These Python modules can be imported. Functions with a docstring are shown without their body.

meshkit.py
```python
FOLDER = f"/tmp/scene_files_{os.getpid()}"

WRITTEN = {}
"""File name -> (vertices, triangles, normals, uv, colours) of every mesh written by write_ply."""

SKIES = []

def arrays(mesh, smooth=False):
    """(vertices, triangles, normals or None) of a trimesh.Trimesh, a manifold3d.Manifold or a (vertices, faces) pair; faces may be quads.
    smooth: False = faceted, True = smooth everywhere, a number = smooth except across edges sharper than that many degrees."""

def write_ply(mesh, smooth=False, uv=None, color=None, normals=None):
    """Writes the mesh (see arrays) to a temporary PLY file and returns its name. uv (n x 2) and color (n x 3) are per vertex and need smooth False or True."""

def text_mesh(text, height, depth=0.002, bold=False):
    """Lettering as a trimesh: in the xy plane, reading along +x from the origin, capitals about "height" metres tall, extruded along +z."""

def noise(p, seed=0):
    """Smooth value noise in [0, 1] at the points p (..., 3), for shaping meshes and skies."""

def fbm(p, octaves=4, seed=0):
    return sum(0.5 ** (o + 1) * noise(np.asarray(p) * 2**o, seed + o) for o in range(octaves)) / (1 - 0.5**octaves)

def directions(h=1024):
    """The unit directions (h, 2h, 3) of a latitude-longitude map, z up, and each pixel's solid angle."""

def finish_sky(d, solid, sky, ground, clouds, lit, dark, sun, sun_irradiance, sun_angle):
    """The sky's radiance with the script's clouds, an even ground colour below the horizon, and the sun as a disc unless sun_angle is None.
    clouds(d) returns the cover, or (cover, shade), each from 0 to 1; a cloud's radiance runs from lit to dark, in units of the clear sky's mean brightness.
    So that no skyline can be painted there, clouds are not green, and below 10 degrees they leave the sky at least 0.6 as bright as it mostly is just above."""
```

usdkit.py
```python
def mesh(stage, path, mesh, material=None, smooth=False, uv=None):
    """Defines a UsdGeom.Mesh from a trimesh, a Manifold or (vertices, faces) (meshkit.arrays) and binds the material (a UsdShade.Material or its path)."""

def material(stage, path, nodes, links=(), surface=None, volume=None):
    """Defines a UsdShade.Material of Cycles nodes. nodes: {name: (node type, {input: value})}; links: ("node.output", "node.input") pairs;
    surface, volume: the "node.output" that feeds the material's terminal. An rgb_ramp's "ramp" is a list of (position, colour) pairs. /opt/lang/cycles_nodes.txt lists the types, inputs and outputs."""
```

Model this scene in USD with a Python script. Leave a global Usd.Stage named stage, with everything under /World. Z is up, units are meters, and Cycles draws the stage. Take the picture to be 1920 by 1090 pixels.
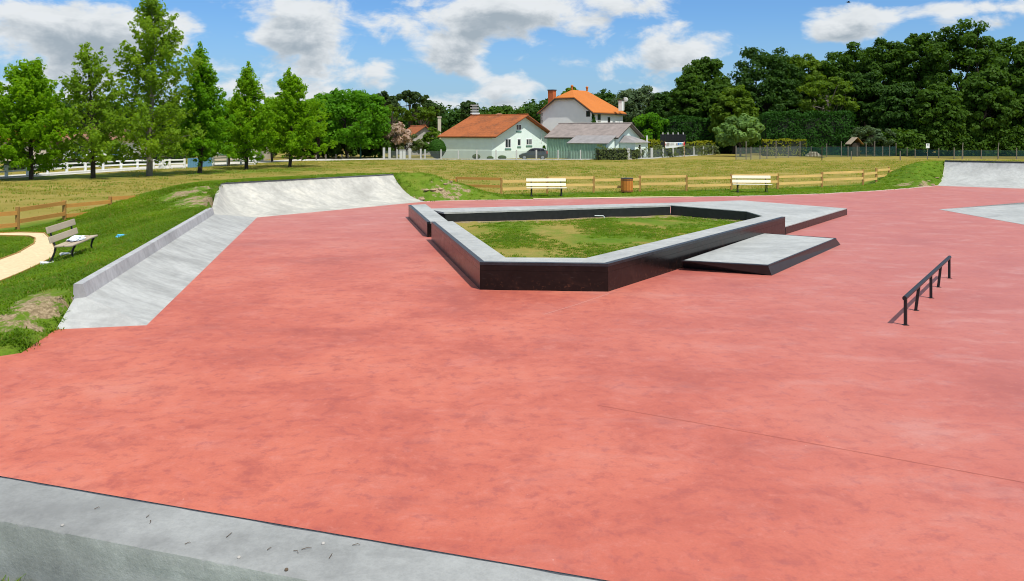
import math, numpy as np, trimesh, shapely, usdkit, meshkit
from shapely.geometry import Polygon
from pxr import Usd, UsdGeom, UsdLux, UsdShade, Gf, Sdf, Vt

stage = Usd.Stage.CreateInMemory()
UsdGeom.SetStageUpAxis(stage, 'Z'); UsdGeom.SetStageMetersPerUnit(stage, 1.0)
UsdGeom.Xform.Define(stage, '/World'); UsdGeom.Scope.Define(stage, '/World/Looks')

# ------------------------------------------------------------------ camera, sky, sun
F, C, HZ = 1550.0, 3.3, 250.0            # focal length and horizon row in photo pixels (1920 wide); eye height in metres
cam = UsdGeom.Camera.Define(stage, '/World/camera')
cam.CreateHorizontalApertureAttr(36.0); cam.CreateVerticalApertureAttr(36.0 * 1090 / 1920)
cam.CreateFocalLengthAttr(36.0 * F / 1920)
cam.CreateVerticalApertureOffsetAttr(-(545 - HZ) / 1920 * 36.0)
cam.CreateClippingRangeAttr(Gf.Vec2f(0.1, 4000))
cam.AddTranslateOp().Set(Gf.Vec3d(0, 0, C)); cam.AddRotateXOp().Set(90.0)
EXPOSURE = 0.12
cam.CreateExposureAttr(EXPOSURE)
SUN_AZ, SUN_EL = math.radians(180 - 36), math.radians(61)     # azimuth from +y towards +x, elevation
SUN = np.array([math.sin(SUN_AZ) * math.cos(SUN_EL), math.cos(SUN_AZ) * math.cos(SUN_EL), math.sin(SUN_EL)])
sun = UsdLux.DistantLight.Define(stage, '/World/sun')
sun.CreateIntensityAttr(1.12); sun.CreateAngleAttr(0.53); sun.CreateNormalizeAttr(True); sun.CreateColorAttr(Gf.Vec3f(1.0, 0.965, 0.9))
sun.AddRotateZOp().Set(-math.degrees(SUN_AZ) + 180.0); sun.AddRotateXOp().Set(90 - math.degrees(SUN_EL))
SKY_STRENGTH = 0.085


class Ref:
    def __init__(s, n): s.__dict__['n'] = n
    def __getattr__(s, k): return ('@', s.n + '.' + k)


class NG:
    """A small node-graph builder: g('noise_texture', scale=3) returns a handle whose attributes are outputs."""
    def __init__(s): s.nodes, s.links = {}, []
    def __call__(s, kind, **kw):
        name = f'{kind}_{len(s.nodes)}'; c = {}
        for k, v in kw.items():
            if isinstance(v, tuple) and len(v) == 2 and v[0] == '@': s.links.append((v[1], f'{name}.{k}'))
            else: c[k] = v
        s.nodes[name] = (kind, c)
        return Ref(name)
    def math(s, t, a, b=0.0, c=None, clamp=False):
        kw = dict(math_type=t, value1=a, value2=b, use_clamp=clamp)
        if c is not None: kw['value3'] = c
        return s('math', **kw).value
    def noise(s, vec, scale, detail=4, rough=0.55, dist=0.0):
        return s('noise_texture', vector=vec, scale=scale, detail=detail, roughness=rough, distortion=dist)
    def ramp(s, fac, stops): return s('rgb_ramp', fac=fac, ramp=stops)
    def sstep(s, v, lo, hi, a=0.0, b=1.0): return s('map_range', range_type='smoothstep', value=v, from_min=lo, from_max=hi, to_min=a, to_max=b, clamp=True).result
    def mix(s, fac, a, b, t='mix'): return s('mix_color', blend_type=t, fac=fac, a=a, b=b).result
    def make(s, name, surface=None, volume=None):
        return usdkit.material(stage, '/World/Looks/' + name, s.nodes, s.links, surface=surface[1] if surface else None, volume=volume[1] if volume else None)


def sky_material():
    g = NG()
    d = g('texture_coordinate').generated
    sx = g('separate_xyz', vector=d)
    az = g.math('arctan2', sx.x, sx.y); el = g.math('arcsine', sx.z)
    sky = g('sky_texture', sky_type='single_scattering', sun_disc=False, sun_elevation=SUN_EL, sun_rotation=SUN_AZ, altitude=50.0, air_density=1.0, aerosol_density=0.6, ozone_density=1.2)
    blobs = [  # px, py, rx, ry, weight: the clouds over the village
        (610, 38, 170, 56, .33), (880, 45, 180, 50, .34), (1130, 38, 150, 48, .33), (980, 2, 300, 40, .28), (560, 85, 110, 42, .27),
        (840, 108, 85, 42, .40), (880, 135, 60, 25, .22), (955, 165, 85, 26, .38), (1290, 88, 105, 40, .36), (1170, 118, 150, 34, .30),
        (1595, 42, 115, 40, .40), (1560, 68, 70, 28, .24), (1890, 12, 230, 24, .34), (1870, 46, 60, 16, .30), (70, 45, 260, 75, .34), (215, 95, 190, 70, .34), (60, 175, 170, 75, .30),
        (330, 40, 90, 60, .2), (440, 150, 70, 48, .33), (600, 150, 90, 50, .33), (700, 138, 55, 30, .36), (520, 190, 150, 34, .31), (800, 200, 180, 26, .27), (1050, 205, 170, 22, .24), (1010, 112, 80, 34, .2), (250, 190, 120, 50, .24), (1200, 170, 120, 30, .2), (1760, 70, 60, 30, .2)]
    def density(da, de):
        a, e = (g.math('add', az, da) if da else az), (g.math('add', el, de) if de else el)
        v = g('combine_xyz', x=a, y=g.math('multiply', e, 1.7), z=0.37).vector
        fine = g.noise(v, 15.0, 7, 0.58, 0.25).fac
        big = g.noise(v, 3.2, 2, 0.5).fac
        s = g.math('multiply_add', fine, 1.15, -1.005)
        high = g.sstep(e, 0.17, 0.32)
        s = g.math('add', s, g.math('multiply', high, g.math('multiply_add', big, 1.6, -0.42)))
        for (px, py, rx, ry, w) in blobs:
            r = math.hypot(F, px - 960)
            ba, be = math.atan2(px - 960, F), math.atan2(HZ - py, r)
            ra, re = rx * F / r / r * 1.22, ry / r * 1.28
            ex = g('vector_math', math_type='length', vector1=g('combine_xyz', x=g.math('multiply_add', a, 1 / ra, -ba / ra), y=g.math('multiply_add', e, 1 / re, -be / re), z=0.0).vector).value
            k = g.math('multiply_add', ex, -w * 1.35, w * 1.35, clamp=True)
            s = g.math('add', s, k)
        return s
    d0, d1 = density(0, 0), density(0.006, 0.017)
    cover = g.sstep(d0, -0.265, -0.03)
    shade = g.sstep(d1, -0.22, 0.20)
    soft = g.sstep(d0, -0.15, 0.12)
    shade = g.math('multiply', g.math('multiply_add', soft, 0.35, 0.65), shade)
    puff = g.noise(g('combine_xyz', x=az, y=g.math('multiply', el, 2.2), z=1.7).vector, 26.0, 6, 0.6, 0.3).fac
    shade = g.math('add', shade, g.math('multiply_add', puff, 0.9, -0.45), clamp=True)
    ccol = g.mix(shade, CLOUD_LIT, CLOUD_DARK)
    tint = g.mix(1.0, sky.color, (0.52, 0.80, 1.12), 'multiply')
    horizon = g.sstep(el, -0.01, 0.15, 0.70, 0.0)
    tint = g.mix(1.0, tint, (1.25, 1.28, 1.32), 'multiply')
    tint = g.mix(horizon, tint, (3.9, 5.7, 7.7))
    col = g.mix(cover, tint, ccol)
    bg = g('background_shader', color=col, strength=SKY_STRENGTH)
    return g.make('sky_look', bg.background)


CLOUD_LIT, CLOUD_DARK = (8.6, 9.0, 9.3), (4.0, 4.75, 5.45)
dome = UsdLux.DomeLight.Define(stage, '/World/sky')
UsdShade.MaterialBindingAPI.Apply(dome.GetPrim()).Bind(sky_material())


# ------------------------------------------------------------------ helpers
def G(px, py, h=0.0):
    """Where the ray through a photo pixel meets height h."""
    z = F * (C - h) / (py - HZ)
    return np.array([(px - 960) / F * z, z, h])
def P(px, z, h=0.0): return np.array([(px - 960) / F * z, z, h])
def H(py, z): return C + (HZ - py) * z / F

counts = {}
def numbered(path):
    n = counts.get(path, 0); counts[path] = n + 1
    return path if n == 0 else f'{path}_{n:03d}'
def data(prim, label=None, category=None, group=None, kind=None):
    for k, v in (('label', label), ('category', category), ('group', group), ('kind', kind)):
        if v: prim.SetCustomDataByKey(k, v)
def thing(name, label, category, loc=(0, 0, 0), rz=0.0, group=None, scale=None, kind=None):
    x = UsdGeom.Xform.Define(stage, numbered('/World/' + name))
    x.AddTranslateOp().Set(Gf.Vec3d(*map(float, loc)))
    if rz: x.AddRotateZOp().Set(float(rz))
    if scale is not None: x.AddScaleOp().Set(Gf.Vec3f(*map(float, scale)))
    data(x.GetPrim(), label, category, group, kind)
    return x
def obj(name, mesh, mat, parent=None, smooth=False, label=None, category=None, group=None, kind=None, uv=None):
    base = (str(parent.GetPath()) if parent is not None else '/World') + '/' + name
    m = usdkit.mesh(stage, numbered(base), mesh, mat, smooth)
    data(m.GetPrim(), label, category, group, kind)
    return m
def dup(root, loc, rz, label, scale=None):
    src = root.GetPrim()
    name = src.GetName()
    x = thing(name, label, src.GetCustomDataByKey('category'), loc, rz, src.GetCustomDataByKey('group'), scale)
    x.GetPrim().GetReferences().AddInternalReference(src.GetPath()); x.GetPrim().SetInstanceable(True)
    return x

class MB:
    """Collects simple solids into one mesh."""
    def __init__(s): s.v, s.f, s.n = [], [], 0
    def add(s, v, f):
        v = np.asarray(v, float); s.v.append(v); s.f.append(np.asarray(f, int) + s.n); s.n += len(v); return s
    def tm(s, m): return s.add(m.vertices, m.faces)
    def frame(s, o, u, v, w):
        o, u, v, w = (np.asarray(x, float) for x in (o, u, v, w))
        if np.dot(np.cross(u, v), w) < 0: u, v = v, u
        c = [o, o + u, o + u + v, o + v, o + w, o + u + w, o + u + v + w, o + v + w]
        q = [(0, 3, 2, 1), (4, 5, 6, 7), (0, 1, 5, 4), (1, 2, 6, 5), (2, 3, 7, 6), (3, 0, 4, 7)]
        return s.add(c, [t for a in q for t in ((a[0], a[1], a[2]), (a[0], a[2], a[3]))])
    def box(s, c, size):
        c, z = np.asarray(c, float), np.asarray(size, float)
        return s.frame(c - z / 2, (z[0], 0, 0), (0, z[1], 0), (0, 0, z[2]))
    def bar(s, a, b, wid, hgt, up=(0, 0, 1)):
        a, b = np.asarray(a, float), np.asarray(b, float); d = b - a
        side = np.cross(d, up); side /= np.linalg.norm(side); u2 = np.cross(side, d); u2 /= np.linalg.norm(u2)
        return s.frame(a - side * wid / 2 - u2 * hgt / 2, d, side * wid, u2 * hgt)
    def tube(s, pts, radii, sides=8, cap=True):
        p = np.asarray(pts, float); r = np.broadcast_to(radii, (len(p),))
        t = np.gradient(p, axis=0); t /= np.linalg.norm(t, axis=1, keepdims=True) + 1e-12
        ref = np.array([0, 0, 1.0]) if abs(t[:, 2]).mean() < .8 else np.array([1.0, 0, 0])
        a = np.cross(t, ref); a /= np.linalg.norm(a, axis=1, keepdims=True) + 1e-12; b = np.cross(t, a)
        an = np.arange(sides) * 2 * np.pi / sides
        v = (p[:, None] + r[:, None, None] * (np.cos(an)[None, :, None] * a[:, None] + np.sin(an)[None, :, None] * b[:, None])).reshape(-1, 3)
        f = []
        for i in range(len(p) - 1):
            for j in range(sides):
                k = (j + 1) % sides
                q = (i * sides + j, i * sides + k, (i + 1) * sides + k, (i + 1) * sides + j)
                f += [(q[0], q[2], q[1]), (q[0], q[3], q[2])]
        if cap:
            n = len(v); v = np.vstack([v, p[:1], p[-1:]])
            for j in range(sides):
                k = (j + 1) % sides; e = (len(p) - 1) * sides
                f += [(n, j, k), (n + 1, e + k, e + j)]
        return s.add(v, f)
    def prism(s, top, z0):
        """A solid under a polygon given by its top points (x, y, z), down to z0."""
        top = np.asarray(top, float); n = len(top)
        poly = Polygon(top[:, :2])
        if not poly.exterior.is_ccw: top = top[::-1]; poly = Polygon(top[:, :2])
        vv, ff = trimesh.creation.triangulate_polygon(poly, engine='earcut')
        idx = [int(np.argmin(((top[:, :2] - p) ** 2).sum(1))) for p in vv]
        ff = np.array([[idx[i] for i in t] for t in ff])
        a, b, c = (top[ff[:, k], :2] for k in range(3))
        flip = ((b - a)[:, 0] * (c - a)[:, 1] - (b - a)[:, 1] * (c - a)[:, 0]) < 0
        ff[flip] = ff[flip][:, ::-1]
        bot = top.copy(); bot[:, 2] = z0
        f = list(map(tuple, ff)) + [(t[2] + n, t[1] + n, t[0] + n) for t in ff]
        for i in range(n):
            j = (i + 1) % n
            f += [(i, i + n, j + n), (i, j + n, j)]
        return s.add(np.vstack([top, bot]), f)
    def mesh(s): return np.vstack(s.v), np.vstack(s.f)

def bevelled(mesh_or_size, r=0.01):
    """A box with rounded edges (hull of its inset corners' small spheres)."""
    import manifold3d as m3
    z = np.asarray(mesh_or_size, float) / 2 - r
    b = m3.Manifold.sphere(r, 8)
    return m3.Manifold.batch_hull([b.translate([float(x * z[0]), float(y * z[1]), float(w * z[2])]) for x in (-1, 1) for y in (-1, 1) for w in (-1, 1)])

def rot2(a): c, s_ = math.cos(a), math.sin(a); return np.array([[c, -s_], [s_, c]])


# ------------------------------------------------------------------ materials
def plain(name, col, rough=0.6, metal=0.0, var=0.12, scale=6.0, bump=0.0, spec=0.4, coat=0.0, bscale=None, detail=4, dist=0.02):
    g = NG(); p = g('geometry').position
    n = g.noise(p, scale, detail, 0.6).fac
    lo, hi = tuple(c * (1 - var) for c in col), tuple(c * (1 + var) for c in col)
    c = g.ramp(n, [(0.25, lo), (0.75, hi)]).color
    kw = dict(base_color=c, roughness=rough, metallic=metal, specular_ior_level=spec, coat_weight=coat)
    if bump:
        kw['normal'] = g('bump', height=g.noise(p, bscale or scale * 6, 5, 0.65).fac, strength=bump, distance=dist).normal
    return g.make(name, g('principled_bsdf', **kw).BSDF)

def leaf_look(name, col, var=0.28, trans=0.35, patch=0.35):
    g = NG(); geo = g('geometry'); p = geo.position
    a = g.noise(p, 0.45, 2, 0.5).fac; r = geo.random_per_island
    k = g.math('add', g.math('multiply', a, 0.55), g.math('multiply', r, 0.45))
    lo = (col[0] * (1 - var) * 0.85, col[1] * (1 - var), col[2] * (1 - var))
    hi = (col[0] * (1 + var * 1.25), col[1] * (1 + var), col[2] * (1 + var * .6))
    c = g.ramp(k, [(0.25, lo), (0.5, col), (0.78, hi)]).color
    d = g('principled_bsdf', base_color=c, roughness=0.6, specular_ior_level=0.14)
    t = g('translucent_bsdf', color=g.mix(1.0, c, (1.75, 1.6, 0.5), 'multiply'))
    return g.make(name, g('mix_closure', fac=trans, closure1=d.BSDF, closure2=t.BSDF).closure)

def concrete_look(name, col, dark=0.72, streak=None, rough=0.75, bump=0.25, stain=(0.5, 0.62), warm=None):
    g = NG(); p = g('geometry').position
    a = g.noise(p, 0.9, 5, 0.62, 0.4).fac; b = g.noise(p, 6.0, 6, 0.65).fac; c = g.noise(p, 55.0, 3, 0.7).fac
    base = g.ramp(a, [(0.3, tuple(x * dark for x in col)), (0.52, col), (0.72, tuple(min(0.9, x * 1.14) for x in (warm or col)))]).color
    base = g.mix(0.55, base, g.ramp(b, [(0.3, (0.62, 0.62, 0.62)), (0.6, (1, 1, 1))]).color, 'multiply')
    base = g.mix(0.25, base, g.ramp(c, [(0.35, (0.55, 0.55, 0.55)), (0.6, (1, 1, 1))]).color, 'multiply')
    m = g('mapping', vector=p, scale=streak or (0.25, 1.6, 1.0), rotation=(0, 0, 0.6)).vector
    s = g.noise(m, 2.2, 5, 0.6, 0.6).fac
    base = g.mix(g.sstep(s, stain[0], stain[1], 0.0, 0.42), base, tuple(x * 0.62 for x in col))
    h = g.math('add', g.math('multiply', b, 0.6), g.math('multiply', c, 0.4))
    nrm = g('bump', height=h, strength=bump, distance=0.012).normal
    return g.make(name, g('principled_bsdf', base_color=base, roughness=rough, specular_ior_level=0.35, normal=nrm).BSDF)

def floor_look():
    g = NG(); p = g('geometry').position
    q = g('vector_math', math_type='multiply_add', vector1=g.noise(p, 0.8, 3, 0.5).color, vector2=(0.5, 0.5, 0.0), vector3=p).vector
    a = g.noise(q, 0.33, 6, 0.60, 0.15).fac
    b = g.noise(q, 1.6, 7, 0.70, 0.1).fac
    b2 = g.noise(q, 5.5, 6, 0.72).fac
    c = g.noise(p, 38.0, 4, 0.75).fac
    base = g.ramp(a, [(0.30, (0.35, 0.080, 0.055)), (0.45, (0.46, 0.110, 0.070)), (0.57, (0.525, 0.140, 0.086)), (0.72, (0.53, 0.180, 0.122))]).color
    base = g.mix(g.sstep(b, 0.50, 0.68, 0.0, 0.50), base, (0.31, 0.066, 0.052))
    base = g.mix(g.sstep(b, 0.30, 0.46, 0.50, 0.0), base, (0.55, 0.175, 0.128))
    base = g.mix(g.sstep(b2, 0.50, 0.66, 0.0, 0.52), base, (0.29, 0.066, 0.060))
    base = g.mix(g.sstep(b2, 0.30, 0.47, 0.42, 0.0), base, (0.56, 0.20, 0.155))
    # the older, chalkier pour on the right and at the back
    sx = g('separate_xyz', vector=p)
    right = g.sstep(g.math('add', sx.x, g.math('multiply', a, 7.0)), 1.5, 15.0)
    far = g.sstep(g.math('add', sx.y, g.math('multiply', a, 8.0)), 18.0, 40.0)
    chalk = g.math('maximum', right, far)
    base = g.mix(g.math('multiply', chalk, 0.66), base, (0.40, 0.148, 0.138))
    ch2 = g.noise(g('mapping', vector=q, rotation=(0, 0, 0.5), scale=(0.6, 1.3, 1)).vector, 1.1, 8, 0.74, 0.1).fac
    base = g.mix(g.math('multiply', g.sstep(ch2, 0.49, 0.66), g.math('multiply_add', chalk, 0.26, 0.06)), base, (0.56, 0.33, 0.30))
    scuff = g.noise(g('mapping', vector=p, rotation=(0, 0, 0.9), scale=(0.5, 9.0, 1)).vector, 0.9, 5, 0.7).fac
    base = g.mix(g.sstep(scuff, 0.64, 0.74, 0.0, 0.28), base, (0.24, 0.075, 0.07))
    base = g.mix(0.28, base, g.ramp(c, [(0.3, (0.55, 0.55, 0.55)), (0.62, (1, 1, 1))]).color, 'multiply')
    spk = g('voronoi_texture', vector=p, scale=3.0, feature='f1').distance
    base = g.mix(g.sstep(spk, 0.012, 0.03, 0.35, 0.0), base, (0.75, 0.55, 0.5))
    rough = g.math('multiply_add', b, 0.3, 0.42)
    nrm = g('bump', height=g.math('add', g.math('multiply', c, 0.4), g.math('multiply', b2, 0.6)), strength=0.16, distance=0.012).normal
    return g.make('red_concrete', g('principled_bsdf', base_color=base, roughness=rough, specular_ior_level=0.35, normal=nrm).BSDF)

def ground_look():
    g = NG(); p = g('geometry').position
    lush = g('attribute', attribute='lush').fac; dirt = g('attribute', attribute='dirt').fac
    a = g.noise(p, 0.16, 4, 0.6, 0.3).fac; b = g.noise(p, 1.6, 5, 0.65).fac; c = g.noise(p, 16.0, 5, 0.75).fac
    m = g.noise(g('mapping', vector=p, scale=(0.12, 0.5, 1.0)).vector, 0.7, 4, 0.6).fac
    dry = g.ramp(g.math('add', g.math('multiply', a, 0.5), g.math('multiply', m, 0.5)), [(0.32, (0.185, 0.180, 0.026)), (0.5, (0.275, 0.225, 0.052)), (0.68, (0.345, 0.270, 0.090))]).color
    grn = g.ramp(g.math('add', g.math('multiply', b, 0.6), g.math('multiply', a, 0.4)), [(0.3, (0.065, 0.135, 0.010)), (0.5, (0.110, 0.190, 0.014)), (0.7, (0.185, 0.215, 0.032))]).color
    lm = g.sstep(g.math('add', lush, g.math('multiply_add', b, 0.7, -0.35)), 0.3, 0.7)
    col = g.mix(lm, dry, grn)
    soil = g.ramp(c, [(0.3, (0.16, 0.115, 0.065)), (0.5, (0.29, 0.22, 0.13)), (0.7, (0.42, 0.34, 0.22))]).color
    dm = g.sstep(g.math('add', dirt, g.math('multiply_add', g.noise(p, 2.6, 5, 0.7).fac, 2.2, -1.1)), 0.42, 0.62)
    col = g.mix(dm, col, soil)
    col = g.mix(0.6, col, g.ramp(c, [(0.3, (0.55, 0.58, 0.5)), (0.62, (1.12, 1.1, 1.05))]).color, 'multiply')
    nrm = g('bump', height=g.math('add', c, g.math('multiply', g.noise(p, 4.0, 4, 0.7).fac, 1.2)), strength=0.7, distance=0.05).normal
    return g.make('field_ground', g('principled_bsdf', base_color=col, roughness=0.9, specular_ior_level=0.1, normal=nrm).BSDF)

def panel_look():
    g = NG(); p = g('geometry').position
    a = g.noise(p, 2.2, 5, 0.65, 0.6).fac; b = g.noise(p, 14.0, 6, 0.7).fac
    z = g('separate_xyz', vector=p).z
    col = g.ramp(a, [(0.3, (0.0045, 0.0038, 0.0036)), (0.55, (0.009, 0.006, 0.0055)), (0.75, (0.024, 0.012, 0.009))]).color
    wear = g.math('multiply', g.sstep(b, 0.56, 0.70), g.sstep(z, 0.30, 0.05, 0.06, 0.5))
    col = g.mix(wear, col, (0.16, 0.065, 0.035))
    scr = g.noise(g('mapping', vector=p, scale=(1.5, 1.5, 22.0)).vector, 3.0, 4, 0.7).fac
    col = g.mix(g.sstep(scr, 0.62, 0.75, 0.0, 0.30), col, (0.15, 0.13, 0.12))
    return g.make('dark_resin_panel', g('principled_bsdf', base_color=col, roughness=g.math('multiply_add', a, 0.22, 0.14), specular_ior_level=0.26,
                  normal=g('bump', height=b, strength=0.06, distance=0.004).normal).BSDF)

def wood_look(name, col, var=0.3, rough=0.7):
    g = NG(); p = g('geometry').position
    v = g('mapping', vector=p, scale=(3.0, 3.0, 22.0)).vector
    n = g.noise(v, 2.5, 6, 0.7, 0.5).fac; r = g('geometry').random_per_island; b = g.noise(p, 0.7, 2, .5).fac
    k = g.math('add', g.math('multiply', n, 0.65), g.math('multiply', b, 0.35))
    c = g.ramp(k, [(0.3, tuple(x * (1 - var) for x in col)), (0.52, col), (0.72, tuple(min(.85, x * (1 + var)) for x in col))]).color
    return g.make(name, g('principled_bsdf', base_color=c, roughness=rough, specular_ior_level=0.3, normal=g('bump', height=n, strength=0.3, distance=0.01).normal).BSDF)

def tile_look(name, col, ang, var=0.35, pitch=0.22, row=0.34, moss=None):
    """Interlocking roof tiles, too far away to pick apart: ribs and rows as fine relief and tone."""
    g = NG(); p = g('geometry').position
    q = g('vector_rotate', rotate_type='z_axis', vector=p, angle=-ang).vector
    s = g('separate_xyz', vector=q)
    rib = g.math('sine', g.math('multiply', s.x, 6.2832 / pitch))
    rws = g.math('fraction', g.math('divide', s.z, row * .45))
    a = g.noise(p, 0.35, 4, 0.6).fac; b = g.noise(p, 3.5, 5, 0.7).fac
    c = g.ramp(g.math('add', g.math('multiply', a, .5), g.math('multiply', b, .5)), [(0.32, tuple(x * (1 - var) for x in (moss or col))), (0.5, col), (0.7, tuple(min(.8, x * (1 + var * .6)) for x in col))]).color
    c = g.mix(g.sstep(rws, 0.0, 0.25, 0.35, 0.0), c, tuple(x * .45 for x in col))
    nrm = g('bump', height=rib, strength=0.5, distance=0.04).normal
    return g.make(name, g('principled_bsdf', base_color=c, roughness=0.8, specular_ior_level=0.2, normal=nrm).BSDF)

def veil_look(name, col, fac):
    g = NG(); d = g('diffuse_bsdf', color=col); t = g('transparent_bsdf')
    return g.make(name, g('mix_closure', fac=fac, closure1=t.BSDF, closure2=d.BSDF).closure)

def glass_look(name, col=(0.02, 0.025, 0.03)):
    g = NG()
    return g.make(name, g('principled_bsdf', base_color=col, roughness=0.05, specular_ior_level=0.8).BSDF)

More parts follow.
